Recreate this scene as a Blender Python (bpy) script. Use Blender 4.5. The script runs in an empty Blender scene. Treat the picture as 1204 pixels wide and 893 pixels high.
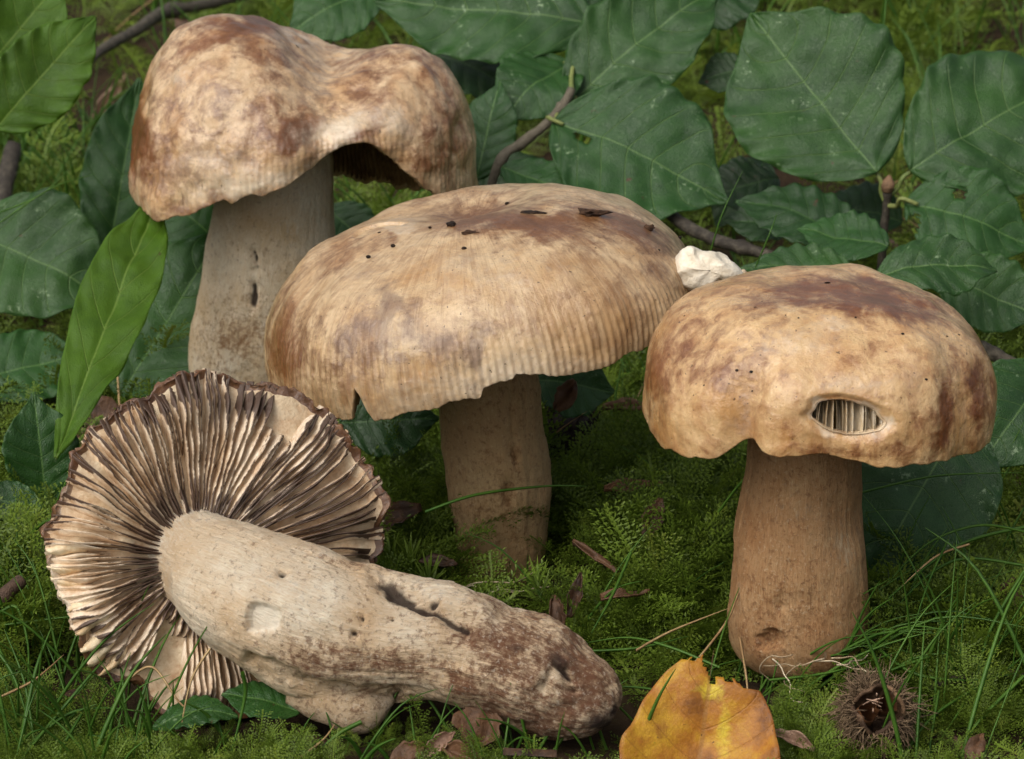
import bpy, math, random
import numpy as np
from mathutils import Vector, Matrix

# ------------------------------------------------------------------ camera
W0, H0 = 1204.0, 893.0                       # size of the photograph
LENS, PITCH, CAMH = 100.0, math.radians(18.0), 0.305
FPX = W0 * LENS / 36.0
scene = bpy.context.scene
COL = scene.collection
cam = bpy.data.cameras.new("camera"); cam.lens = LENS; cam.sensor_width = 36
cam.clip_start = 0.02; cam.clip_end = 500
cam.dof.use_dof = True; cam.dof.focus_distance = 0.75; cam.dof.aperture_fstop = 40
camo = bpy.data.objects.new("camera", cam); COL.objects.link(camo)
camo.location = (0, 0, CAMH); camo.rotation_euler = (math.pi / 2 - PITCH, 0, 0)
scene.camera = camo

# ------------------------------------------------------------------ sky, sun, exposure
SUN_EL, SUN_AZ = math.radians(47), math.radians(218)      # azimuth clockwise from +Y: behind the camera, to its left
world = bpy.data.worlds.new("World"); scene.world = world; world.use_nodes = True
wn = world.node_tree
sky = wn.nodes.new("ShaderNodeTexSky"); sky.sky_type = 'NISHITA'; sky.sun_disc = False
sky.sun_elevation = SUN_EL; sky.sun_rotation = SUN_AZ; sky.dust_density = 6.0; sky.air_density = 1.0; sky.ozone_density = 1.0
bg = next(n for n in wn.nodes if n.type == 'BACKGROUND'); bg.inputs[1].default_value = 0.14
hs = wn.nodes.new('ShaderNodeHueSaturation'); hs.inputs['Saturation'].default_value = .40      # overcast: a grey-white sky
wn.links.new(sky.outputs[0], hs.inputs['Color']); wn.links.new(hs.outputs[0], bg.inputs[0])
sl = bpy.data.lights.new("sun", 'SUN'); sl.energy = 1.35; sl.angle = math.radians(55); sl.color = (1.0, 0.975, 0.94)
slo = bpy.data.objects.new("sun", sl); COL.objects.link(slo)
sd = Vector((math.sin(SUN_AZ) * math.cos(SUN_EL), math.cos(SUN_AZ) * math.cos(SUN_EL), math.sin(SUN_EL)))
slo.rotation_euler = sd.to_track_quat('Z', 'Y').to_euler(); slo.location = (-0.5, 0, 2)
scene.view_settings.view_transform = 'Standard'; scene.view_settings.look = 'None'
scene.view_settings.gamma = 1.0; scene.view_settings.exposure = -0.04
scene.cycles.max_bounces = 8; scene.cycles.transparent_max_bounces = 8

# ------------------------------------------------------------------ helpers
random.seed(7); rng = np.random.default_rng(7)
CP, SP = math.cos(PITCH), math.sin(PITCH)
def ray(px, py):
    dx = (px - W0 / 2) / FPX; dy = (H0 / 2 - py) / FPX
    return np.array([dx, CP + dy * SP, -SP + dy * CP])
def at(px, py, Y):                            # point on the ray at depth Y
    d = ray(px, py); return np.array([0, 0, CAMH]) + d * (Y / d[1])
def onz(px, py, z):                           # point on the ray at height z
    d = ray(px, py); return np.array([0, 0, CAMH]) + d * ((z - CAMH) / d[2])
def proj(P):
    P = np.asarray(P, float); q = P - np.array([0, 0, CAMH])
    f = q[..., 1] * CP - q[..., 2] * SP; u = q[..., 1] * SP + q[..., 2] * CP
    return np.stack([W0 / 2 + FPX * q[..., 0] / f, H0 / 2 - FPX * u / f], -1)

def _hash(ix, iy, iz, seed):
    h = (ix.astype(np.int64) * 374761393 + iy.astype(np.int64) * 668265263 + iz.astype(np.int64) * 2147483647 + seed * 974634777) & 0xFFFFFFFF
    h = ((h ^ (h >> 13)) * 1274126177) & 0xFFFFFFFF
    h = ((h ^ (h >> 16)) * 2246822519) & 0xFFFFFFFF
    return ((h ^ (h >> 15)) & 0xFFFF) / 32767.5 - 1.0
def vn(P, seed=0):
    P = np.asarray(P, float); i = np.floor(P).astype(np.int64); f = P - i
    f = f * f * f * (f * (f * 6 - 15) + 10); o = 0
    for a in (0, 1):
        for b in (0, 1):
            for c in (0, 1):
                w = (f[..., 0] if a else 1 - f[..., 0]) * (f[..., 1] if b else 1 - f[..., 1]) * (f[..., 2] if c else 1 - f[..., 2])
                o = o + w * _hash(i[..., 0] + a, i[..., 1] + b, i[..., 2] + c, seed)
    return o
def fbm(P, seed=0, n=4, g=.5):
    P = np.asarray(P, float); o = 0; a = 1.0
    for k in range(n):
        o = o + a * vn(P * (2.03 ** k), seed + k * 17); a *= g
    return o
def sstep(a, b, x):
    t = np.clip((x - a) / (b - a), 0, 1); return t * t * (3 - 2 * t)
def gau(q, cx, cy, sx, sy=None, rot=0.0):     # soft spot around a place of the surface, given by the pixel that shows it
    sy = sy or sx; c, s = math.cos(math.radians(rot)), math.sin(math.radians(rot))
    dx, dy = q[..., 0] - cx, q[..., 1] - cy
    a, b = dx * c + dy * s, -dx * s + dy * c
    return np.exp(-(a / sx) ** 2 - (b / sy) ** 2)
def dpoly(q, pts):
    best = np.full(q.shape[:-1], 1e9); p = [np.array(x, float) for x in pts]
    for a, b in zip(p[:-1], p[1:]):
        d = b - a; t = np.clip(((q - a) @ d) / (d @ d), 0, 1)
        best = np.minimum(best, np.linalg.norm(q - (a + t[..., None] * d), axis=-1))
    return best
def spline(pts, n):                           # Catmull-Rom through the points, n samples; works on any number of columns
    p = np.asarray(pts, float); m = len(p); t = np.linspace(0, m - 1, n); i = np.clip(t.astype(int), 0, m - 2); f = (t - i)[:, None]
    P = lambda k: p[np.clip(k, 0, m - 1)]
    p0, p1, p2, p3 = P(i - 1), P(i), P(i + 1), P(i + 2)
    return .5 * (2 * p1 + (p2 - p0) * f + (2 * p0 - 5 * p1 + 4 * p2 - p3) * f ** 2 + (3 * p1 - p0 - 3 * p2 + p3) * f ** 3)
def pinterp(th, deg, val):                    # periodic smooth function of the angle
    d = np.array(deg, float); v = np.array(val, float)
    dd = np.concatenate([d - 360, d, d + 360]); vv = np.tile(v, 3)
    x = np.degrees(th) % 360; k = np.linspace(-180, 540, 1441); y = np.interp(k, dd, vv)
    w = np.hanning(41); y = np.convolve(np.pad(y, 20, mode='edge'), w / w.sum(), 'valid')
    return np.interp(x, k, y)
def grid(nr, nc, wrap):
    r = np.arange(nr - 1)[:, None]; c = np.arange(nc if wrap else nc - 1)[None, :]; c2 = (c + 1) % nc
    return np.stack([r * nc + c, r * nc + c2, (r + 1) * nc + c2, (r + 1) * nc + c], -1).reshape(-1, 4)

def mk(name, V, F, mat, parent=None, origin=None, attrs=None, smooth=True, props=None):
    """one mesh object; V world coordinates, F (n,3) or (n,4) array or list of such arrays"""
    V = np.asarray(V, float).reshape(-1, 3); o0 = np.zeros(3) if origin is None else np.asarray(origin, float)
    me = bpy.data.meshes.new(name); Fs = F if isinstance(F, list) else [F]
    Fs = [np.asarray(f, np.int64) for f in Fs if len(f)]
    tot = np.concatenate([np.full(len(f), f.shape[1]) for f in Fs]); idx = np.concatenate([f.ravel() for f in Fs])
    me.vertices.add(len(V)); me.vertices.foreach_set('co', (V - o0).astype(np.float32).ravel())
    me.loops.add(len(idx)); me.loops.foreach_set('vertex_index', idx.astype(np.int32))
    me.polygons.add(len(tot)); me.polygons.foreach_set('loop_start', np.concatenate([[0], np.cumsum(tot)[:-1]]).astype(np.int32))
    me.polygons.foreach_set('loop_total', tot.astype(np.int32))
    for k, a in (attrs or {}).items():
        a = np.asarray(a, np.float32); ty = {1: 'FLOAT', 2: 'FLOAT_VECTOR'}[a.ndim]
        at_ = me.attributes.new(k, ty, 'POINT'); at_.data.foreach_set('value' if a.ndim == 1 else 'vector', a.ravel())
    me.update(calc_edges=True); me.validate()
    if smooth: me.polygons.foreach_set('use_smooth', np.ones(len(me.polygons), bool))
    if mat: me.materials.append(mat)
    ob = bpy.data.objects.new(name, me); COL.objects.link(ob)
    if parent is not None:
        ob.parent = parent; ob.location = o0 - np.array(parent_origin(parent))
    else: ob.location = o0
    for k, v in (props or {}).items(): ob[k] = v
    return ob
def parent_origin(p):
    v = Vector((0, 0, 0))
    while p is not None: v += p.location; p = p.parent
    return v
def thing(name, loc, label, cat, group=None):
    o = bpy.data.objects.new(name, None); COL.objects.link(o); o.location = loc; o.empty_display_size = .01
    o['label'] = label; o['category'] = cat
    if group: o['group'] = group
    return o
def tag(label, cat, group=None):
    d = {'label': label, 'category': cat}
    if group: d['group'] = group
    return d
def frames(P):
    T = np.gradient(P, axis=0); T /= np.linalg.norm(T, axis=1)[:, None]
    ref = np.array([0, 1.0, 0]) if abs(T[:, 1]).mean() < .8 else np.array([0, 0, 1.0])
    A = np.cross(T, ref); A /= np.linalg.norm(A, axis=1)[:, None]; return T, A, np.cross(A, T)
def tube(P, R, nc=8, rough=0, seed=0, cap=True):
    P = np.asarray(P, float); R = np.broadcast_to(np.asarray(R, float), (len(P),)); T, A, B = frames(P)
    th = np.linspace(0, 2 * np.pi, nc, endpoint=False)
    V = P[:, None] + R[:, None, None] * (np.cos(th)[None, :, None] * A[:, None] + np.sin(th)[None, :, None] * B[:, None])
    if rough:
        c = P[:, None]; V = c + (V - c) * (1 + rough * fbm(V * (.6 / max(R.mean(), 1e-5)), seed, 3))[..., None]
    n = len(P); V = V.reshape(-1, 3); F = [grid(n, nc, True)]
    if cap:
        V = np.vstack([V, P[:1], P[-1:]]); k = np.arange(nc); k2 = (k + 1) % nc
        F.append(np.stack([k2, k, np.full(nc, n * nc)], 1)); F.append(np.stack([(n - 1) * nc + k, (n - 1) * nc + k2, np.full(nc, n * nc + 1)], 1))
    return V, F
def join(parts):
    Vs, Q, T, n = [], [], [], 0
    for V, F in parts:
        for f in (F if isinstance(F, list) else [F]):
            (Q if f.shape[1] == 4 else T).append(f + n)
        Vs.append(V); n += len(V)
    return np.vstack(Vs), [np.vstack(x) for x in (Q, T) if x]

# ------------------------------------------------------------------ shader helpers
def S(r, g, b):
    f = lambda c: (c / 12.92 if c <= .04045 else ((c + .055) / 1.055) ** 2.4)
    return (f(r / 255), f(g / 255), f(b / 255), 1)
class NT:
    def __init__(s, name):
        s.m = bpy.data.materials.new(name); s.m.use_nodes = True; s.t = s.m.node_tree
        s.b = next(n for n in s.t.nodes if n.type == 'BSDF_PRINCIPLED'); s.out = next(n for n in s.t.nodes if n.type == 'OUTPUT_MATERIAL')
    def n(s, ty, ins=(), **pr):
        nd = s.t.nodes.new(ty)
        for k, v in pr.items(): setattr(nd, k, v)
        for k, v in dict(ins).items(): s.set(nd.inputs[k], v)
        return nd
    def set(s, sock, v):
        if isinstance(v, bpy.types.NodeSocket): s.t.links.new(v, sock)
        else: sock.default_value = v
    def m_(s, op, a, b=0.0, c=None, clamp=False):
        nd = s.n('ShaderNodeMath', {0: a, 1: b} if c is None else {0: a, 1: b, 2: c}, operation=op); nd.use_clamp = clamp; return nd.outputs[0]
    def mix(s, f, a, b, bt='MIX'):
        nd = s.n('ShaderNodeMix', data_type='RGBA', blend_type=bt); s.set(nd.inputs[0], f); s.set(nd.inputs[6], a); s.set(nd.inputs[7], b); return nd.outputs[2]
    def ramp(s, f, stops):
        nd = s.n('ShaderNodeValToRGB', {0: f}); e = nd.color_ramp.elements
        while len(e) < len(stops): e.new(.5)
        for x, (p, c) in zip(e, stops): x.position = p; x.color = c if len(c) == 4 else (*c, 1)
        return nd.outputs[0]
    def step(s, f, a, b):
        return s.n('ShaderNodeMapRange', {0: f, 1: a, 2: b, 3: 0.0, 4: 1.0}, interpolation_type='SMOOTHSTEP').outputs[0]
    def noise(s, vec, scale, detail=4, rough=.55, dist=0.0, out=0):
        return s.n('ShaderNodeTexNoise', {'Vector': vec, 'Scale': scale, 'Detail': detail, 'Roughness': rough, 'Distortion': dist}).outputs[out]
    def vor(s, vec, scale, feat='F1', out=0):
        return s.n('ShaderNodeTexVoronoi', {'Vector': vec, 'Scale': scale}, feature=feat).outputs[out]
    def attr(s, nm, out='Fac'): return s.n('ShaderNodeAttribute', attribute_name=nm).outputs[out]
    def obj(s): return s.n('ShaderNodeTexCoord').outputs['Object']
    def pos(s): return s.n('ShaderNodeNewGeometry').outputs['Position']
    def scale3(s, v, x, y, z): return s.n('ShaderNodeMapping', {'Vector': v, 'Scale': (x, y, z)}).outputs[0]
    def bump(s, h, dist=.0004, strength=1.0, nrm=None):
        d = {'Height': h, 'Distance': dist, 'Strength': strength}
        if nrm is not None: d['Normal'] = nrm
        return s.n('ShaderNodeBump', d).outputs[0]
    def done(s, col, rough=.5, normal=None, spec=.5, **kw):
        s.set(s.b.inputs['Base Color'], col); s.set(s.b.inputs['Roughness'], rough); s.set(s.b.inputs['Specular IOR Level'], spec)
        if normal is not None: s.set(s.b.inputs['Normal'], normal)
        for k, v in kw.items(): s.set(s.b.inputs[k], v)
        return s.m

def cap_mat(name, light, tan, mid, brown, dark, streak=.5, wet=.42, pale=S(224, 208, 182), violet=S(104, 84, 74)):
    t = NT(name); o = t.obj(); pc = t.attr('pc', 'Vector'); mk_ = t.attr('mask', 'Vector')
    sep = t.n('ShaderNodeSeparateXYZ', {0: mk_}); st, pl, pu = sep.outputs
    big = t.noise(o, 38, 5, .6, .5); med = t.noise(o, 150, 9, .70, .35); fine = t.noise(o, 520, 6, .72)
    stk = t.noise(pc, 1.0, 6, .62, .3); stk2 = t.noise(t.scale3(pc, 2.6, 2.6, 1.6), 1.0, 6, .65)
    c = t.ramp(big, [(.32, tan), (.52, light), (.70, tan)])
    c = t.mix(t.m_('MULTIPLY', t.step(med, .40, .66), .58), c, mid)
    c = t.mix(t.m_('MULTIPLY', t.step(stk, .47, .70), .70 * streak), c, mid)
    c = t.mix(t.m_('MULTIPLY', t.step(stk2, .52, .36), .55 * streak), c, light)
    c = t.mix(t.m_('MULTIPLY', t.step(fine, .50, .66), .22), c, mid)
    # brown blotches where the skin is bruised
    f = t.m_('ADD', t.m_('MULTIPLY', med, 1 - .5 * streak), t.m_('MULTIPLY', stk, .5 * streak))
    f = t.m_('ADD', f, t.m_('MULTIPLY', t.m_('SUBTRACT', fine, .5), .34))
    f = t.m_('ADD', f, t.m_('MULTIPLY', st, .36))
    c = t.mix(t.m_('MULTIPLY', t.step(f, .46, .88), .94), c, brown)
    c = t.mix(t.m_('MULTIPLY', t.step(f, .82, 1.05), .7), c, dark)
    og = t.m_('MULTIPLY', t.step(t.m_('ADD', t.m_('MULTIPLY', st, .5), t.m_('MULTIPLY', t.m_('SUBTRACT', big, .5), 1.4)), .0, .55), .55)
    c = t.mix(og, c, t.mix(.5, mid, S(170, 104, 44)), 'MULTIPLY') if False else t.mix(t.m_('MULTIPLY', og, .55), c, S(152, 96, 46))
    # pale abraded skin and violet-grey bruises
    g = t.m_('ADD', t.m_('MULTIPLY', pl, .5), t.m_('ADD', t.m_('MULTIPLY', fine, .35), t.m_('MULTIPLY', med, .3)))
    c = t.mix(t.m_('MULTIPLY', t.step(g, .46, .84), .85), c, pale)
    c = t.mix(t.m_('MULTIPLY', t.step(t.m_('ADD', pu, t.m_('MULTIPLY', t.m_('SUBTRACT', med, .5), 1.6)), .25, .9), .55), c, violet)
    # specks
    sp = t.noise(o, 900, 2, .5)
    c = t.mix(t.m_('MULTIPLY', t.step(sp, .69, .75), .75), c, dark)
    c = t.mix(t.m_('MULTIPLY', t.step(t.noise(o, 300, 4, .7), .62, .72), .45), c, brown)
    h = t.m_('ADD', t.m_('MULTIPLY', stk2, .5 * streak), t.m_('ADD', t.m_('MULTIPLY', fine, .6), t.m_('MULTIPLY', med, .7)))
    rg = t.m_('ADD', t.m_('MULTIPLY', med, .3), wet - .13)
    t.set(t.b.inputs['Subsurface Weight'], .08); t.b.inputs['Subsurface Radius'].default_value = (.003, .0018, .001); t.b.inputs['Subsurface Scale'].default_value = 1.0
    t.set(t.b.inputs['Coat Weight'], .5); t.b.inputs['Coat Roughness'].default_value = .18
    t.set(t.b.inputs['Coat Normal'], t.bump(t.m_('ADD', h, t.m_('MULTIPLY', t.noise(o, 260, 4, .6), 1.0)), .0007, .7))
    return t.done(c, rg, t.bump(h, .0007, .8), .5)

def stem_mat(name, white, tan, brown, amount=.0, pale=S(226, 218, 204), stw=.20):
    t = NT(name); o = t.obj(); pc = t.attr('pc', 'Vector'); mk_ = t.attr('mask', 'Vector')
    sep = t.n('ShaderNodeSeparateXYZ', {0: mk_}); st, dk, wh = sep.outputs
    fib = t.noise(t.scale3(pc, 1, 1, 1.8), 1.0, 7, .68, 1.2); fib2 = t.noise(t.scale3(pc, 3, 3, 4.5), 1.0, 6, .72, .8); med = t.noise(o, 130, 8, .68, .6); big = t.noise(o, 48, 5, .6)
    fine = t.noise(o, 620, 6, .7)
    c = t.ramp(big, [(.34, white), (.66, tan)])
    c = t.mix(t.m_('MULTIPLY', t.step(fib2, .46, .62), .60), c, tan)
    f = t.m_('ADD', t.m_('MULTIPLY', fib, .40), t.m_('MULTIPLY', med, .60)); f = t.m_('ADD', f, t.m_('MULTIPLY', st, stw)); f = t.m_('ADD', f, amount)
    c = t.mix(t.m_('MULTIPLY', t.step(f, .46, .70), .70), c, tan)
    g = t.m_('ADD', f, t.m_('ADD', t.m_('MULTIPLY', t.m_('SUBTRACT', fib2, .5), .40), t.m_('MULTIPLY', t.m_('SUBTRACT', fine, .5), .30)))
    c = t.mix(t.m_('MULTIPLY', t.step(g, .56, .80), .80), c, brown)
    c = t.mix(t.m_('MULTIPLY', t.step(t.m_('ADD', fine, t.m_('MULTIPLY', st, .10)), .52, .68), .60), c, brown)
    c = t.mix(t.m_('MULTIPLY', t.step(t.noise(o, 1100, 3, .6), .56, .70), .35), c, pale)
    w = t.m_('ADD', wh, t.m_('ADD', t.m_('MULTIPLY', t.m_('SUBTRACT', fib, .5), 1.6), t.m_('MULTIPLY', t.m_('SUBTRACT', fine, .5), 1.2)))
    c = t.mix(t.m_('MULTIPLY', t.step(w, .35, 1.1), .8), c, pale)
    c = t.mix(t.m_('MULTIPLY', t.step(t.m_('ADD', dk, t.m_('MULTIPLY', t.m_('SUBTRACT', med, .5), .9)), .35, .85), .92), c, S(42, 26, 19))
    h = t.m_('ADD', t.m_('MULTIPLY', fib2, .8), t.m_('ADD', t.m_('MULTIPLY', fine, .5), t.m_('MULTIPLY', med, .5)))
    t.set(t.b.inputs['Subsurface Weight'], .06); t.b.inputs['Subsurface Radius'].default_value = (.0025, .0016, .001); t.b.inputs['Subsurface Scale'].default_value = 1.0
    return t.done(c, .6, t.bump(h, .0011, 1.0), .35)

def gill_mat(name, pale, tan, dark, edge=.86, amp=1.0):
    t = NT(name); p = t.pos(); e = t.attr('edge'); r = t.attr('rad'); dirt = t.attr('dirt')
    med = t.noise(p, 150, 6, .68); fine = t.noise(p, 900, 4, .65); big = t.noise(p, 60, 4, .6)
    c = t.mix(t.step(t.m_('ADD', med, t.m_('MULTIPLY', fine, .3)), .48, .82), pale, tan)
    f = t.m_('ADD', e, t.m_('MULTIPLY', t.m_('ADD', t.m_('MULTIPLY', t.m_('SUBTRACT', fine, .5), .55), t.m_('MULTIPLY', t.m_('SUBTRACT', med, .5), .5)), amp))
    f = t.m_('ADD', f, t.m_('MULTIPLY', dirt, t.m_('MULTIPLY', t.step(big, .35, .65), 1.9)))
    c = t.mix(t.m_('MULTIPLY', t.step(f, edge - .05, edge + .12), .93), c, dark)
    return t.done(c, .45, t.bump(fine, .0004, .8), .45)

def leaf_mat(name, green, pale, vein, flecks=.5, trans=0.0, sheen=.36, spots=1.0, brownc=None):
    t = NT(name); o = t.obj(); vc = t.attr('vc'); du = t.attr('du'); au = t.attr('au')
    rnd = t.n('ShaderNodeObjectInfo').outputs['Random']
    ov = t.n('ShaderNodeVectorMath', {0: o, 1: t.n('ShaderNodeCombineXYZ', {0: t.m_('MULTIPLY', rnd, 7.0), 1: rnd, 2: rnd}).outputs[0]}, operation='ADD').outputs[0]
    big = t.noise(ov, 45, 4, .6); med = t.noise(ov, 190, 5, .65); fine = t.noise(ov, 900, 3, .6)
    hue = t.mix(t.m_('MULTIPLY', rnd, .55), green, tuple(x * k for x, k in zip(green[:3], (1.75, 1.25, .7))) + (1,))
    c = t.mix(t.step(big, .35, .7), hue, tuple(x * .72 for x in green[:3]) + (1,))
    c = t.mix(t.m_('MULTIPLY', t.step(med, .42, .68), .30), c, pale)
    cell = t.vor(ov, 1500, 'DISTANCE_TO_EDGE')
    c = t.mix(t.m_('MULTIPLY', t.step(cell, .10, .0), .16), c, vein)
    fr = t.m_('FRACT', vc); dv = t.m_('MINIMUM', fr, t.m_('SUBTRACT', 1.0, fr))
    vl = t.m_('MULTIPLY', t.step(dv, .035, .008), t.step(au, .98, .70))
    c = t.mix(t.m_('MULTIPLY', vl, .50), c, vein)
    ml = t.step(du, .42, .12); c = t.mix(t.m_('MULTIPLY', ml, .6), c, vein)
    # pale scratchy flecks in clusters, mostly between the veins
    fl = t.m_('MULTIPLY', t.step(t.noise(ov, 75, 3, .6), .53, .66), t.step(t.noise(ov, 520, 4, .75), .55, .66))
    c = t.mix(t.m_('MULTIPLY', fl, flecks), c, S(128, 150, 112))
    sp = t.step(t.noise(ov, 210, 4, .6), .70, .74)
    c = t.mix(t.m_('MULTIPLY', sp, spots), c, brownc or S(70, 46, 28))
    c = t.mix(t.m_('MULTIPLY', t.step(t.noise(ov, 620, 3, .6), .63, .72), .45), c, tuple(x * .35 for x in green[:3]) + (1,))
    c = t.mix(t.m_('MULTIPLY', t.step(au, .965, .995), .45), c, pale)
    h = t.m_('ADD', t.m_('MULTIPLY', vl, -.8), t.m_('ADD', t.m_('MULTIPLY', cell, .6), t.m_('MULTIPLY', med, .8)))
    t.done(c, t.m_('ADD', t.m_('MULTIPLY', med, .25), sheen), t.bump(h, .0005, .8), .38)
    if trans:
        tr = t.n('ShaderNodeBsdfTranslucent', {'Color': t.mix(.5, c, S(150, 190, 30))}); mx = t.n('ShaderNodeMixShader', {0: trans, 1: t.b.outputs[0], 2: tr.outputs[0]})
        t.t.links.new(mx.outputs[0], t.out.inputs[0])
    return t.m

def plain_mat(name, a, b, scale=200, rough=.6, stretch=(1, 1, 1), bump=.0004, spec=.35, rnd=True, trans=0, tcol=None):
    t = NT(name); p = t.scale3(t.pos(), *stretch); n1 = t.noise(p, scale, 5, .65); n2 = t.noise(p, scale * 5, 3, .6)
    f = t.m_('ADD', t.m_('MULTIPLY', n1, .7), t.m_('MULTIPLY', n2, .3))
    if rnd: f = t.m_('ADD', f, t.m_('MULTIPLY', t.m_('SUBTRACT', t.n('ShaderNodeObjectInfo').outputs['Random'], .5), .35))
    c = t.ramp(f, [(.34, a), (.66, b)])
    t.done(c, rough, t.bump(t.m_('ADD', n1, n2), bump, .8), spec)
    if trans:
        tr = t.n('ShaderNodeBsdfTranslucent', {'Color': tcol or c}); mx = t.n('ShaderNodeMixShader', {0: trans, 1: t.b.outputs[0], 2: tr.outputs[0]})
        t.t.links.new(mx.outputs[0], t.out.inputs[0])
    return t.m

M = {}
M['cap_a'] = cap_mat('cap_skin_pale_mottled', S(212, 184, 146), S(182, 140, 92), S(132, 86, 48), S(94, 52, 22), S(42, 23, 13), .15, .32)
M['cap_b'] = cap_mat('cap_skin_tan_striate', S(208, 180, 140), S(178, 138, 90), S(130, 90, 54), S(92, 55, 25), S(46, 28, 16), .60, .33)
M['cap_c'] = cap_mat('cap_skin_smooth_russet', S(212, 178, 130), S(186, 138, 82), S(142, 88, 44), S(96, 48, 20), S(48, 25, 14), .22, .28)
M['cap_d'] = cap_mat('cap_skin_dark_dry', S(156, 120, 84), S(104, 68, 42), S(72, 46, 30), S(50, 29, 18), S(30, 18, 12))
M['stem_white'] = stem_mat('stem_skin_white', S(236, 222, 196), S(208, 180, 140), S(136, 96, 60), -.08, S(238, 228, 206))
M['stem_tan'] = stem_mat('stem_skin_tan', S(200, 170, 126), S(178, 142, 98), S(122, 84, 50), -.02, S(218, 196, 156))
M['stem_brown'] = stem_mat('stem_skin_brown', S(196, 160, 116), S(168, 122, 78), S(118, 76, 44), -.01, S(212, 192, 158))
M['stem_lying'] = stem_mat('stem_skin_white_scuffed', S(236, 224, 200), S(206, 176, 138), S(98, 54, 28), -.05, S(238, 228, 208), stw=.30)
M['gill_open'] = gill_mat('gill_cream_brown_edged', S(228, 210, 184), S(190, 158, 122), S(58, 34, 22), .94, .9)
M['gill_in'] = gill_mat('gill_cream', S(240, 230, 210), S(216, 196, 160), S(150, 120, 80), 1.3)
M['fold'] = gill_mat('margin_cream', S(228, 210, 176), S(200, 166, 120), S(70, 42, 26), .98, 1.2)
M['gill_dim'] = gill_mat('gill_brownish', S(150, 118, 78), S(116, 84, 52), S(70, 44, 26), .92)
M['flesh'] = plain_mat('cream_flesh', S(214, 200, 174), S(240, 232, 214), 160, .55, bump=.0005, rnd=False)
M['flesh_tan'] = plain_mat('tan_flesh', S(164, 128, 92), S(220, 202, 170), 120, .6, bump=.0006, rnd=False)
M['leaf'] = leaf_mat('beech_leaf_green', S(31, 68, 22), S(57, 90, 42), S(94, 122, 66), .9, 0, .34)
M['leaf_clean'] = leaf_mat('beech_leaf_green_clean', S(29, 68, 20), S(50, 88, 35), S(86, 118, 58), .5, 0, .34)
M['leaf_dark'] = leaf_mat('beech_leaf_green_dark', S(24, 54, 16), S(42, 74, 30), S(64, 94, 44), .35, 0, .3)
M['leaf_light'] = leaf_mat('beech_leaf_fresh_green', S(66, 104, 14), S(88, 126, 26), S(126, 152, 66), .12, .30, .40)
M['leaf_autumn'] = None
M['twig'] = plain_mat('twig_bark', S(50, 44, 36), S(104, 96, 80), 380, .6, bump=.0006)
M['twig_dark'] = plain_mat('twig_bark_dark', S(36, 26, 20), S(84, 64, 50), 380, .7, bump=.0006)
M['stalk'] = plain_mat('leaf_stalk', S(96, 112, 56), S(132, 138, 80), 300, .5)
M['midrib'] = plain_mat('leaf_midrib', S(70, 98, 52), S(98, 122, 70), 300, .5)
M['moss'] = None
M['grass'] = plain_mat('grass_blade', S(36, 74, 22), S(88, 124, 46), 40, .42, bump=.0001, trans=.25, tcol=S(120, 180, 40))
M['drygrass'] = plain_mat('dry_grass', S(140, 110, 72), S(196, 170, 122), 90, .6, bump=.0001)
M['litter'] = plain_mat('dry_leaf_brown', S(44, 30, 20), S(100, 70, 46), 160, .6, bump=.0005)
M['litter_pale'] = plain_mat('dry_leaf_pale', S(120, 92, 74), S(184, 152, 128), 160, .65, bump=.0005)
M['soilbit'] = plain_mat('soil_crumb', S(26, 18, 13), S(84, 58, 38), 900, .8, bump=.0005)
M['husk'] = plain_mat('beech_husk_brown', S(66, 48, 34), S(128, 100, 74), 300, .75)
M['husk_in'] = plain_mat('husk_lining', S(50, 30, 20), S(112, 74, 46), 140, .4, rnd=False)
M['spine'] = plain_mat('husk_spines', S(84, 66, 48), S(146, 122, 92), 500, .7)
M['root'] = plain_mat('pale_rootlet', S(150, 128, 98), S(212, 196, 166), 300, .7)

t = NT('moss_green'); p = t.pos(); n1 = t.noise(p, 28, 4, .6); n2 = t.noise(p, 260, 3, .6); rd = t.n('ShaderNodeObjectInfo').outputs['Random']
f = t.m_('ADD', t.m_('MULTIPLY', n1, .55), t.m_('ADD', t.m_('MULTIPLY', n2, .2), t.m_('MULTIPLY', rd, .3)))
tipa = t.attr('tip')
c = t.ramp(f, [(.28, S(34, 48, 11)), (.46, S(62, 86, 20)), (.64, S(94, 118, 34)), (.84, S(128, 120, 52))])
c = t.mix(t.m_('MULTIPLY', tipa, .5), c, S(160, 184, 70))
t.done(c, .5, None, .3)
tr = t.n('ShaderNodeBsdfTranslucent', {'Color': c}); mx = t.n('ShaderNodeMixShader', {0: .35, 1: t.b.outputs[0], 2: tr.outputs[0]}); t.t.links.new(mx.outputs[0], t.out.inputs[0])
M['moss'] = t.m

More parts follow.
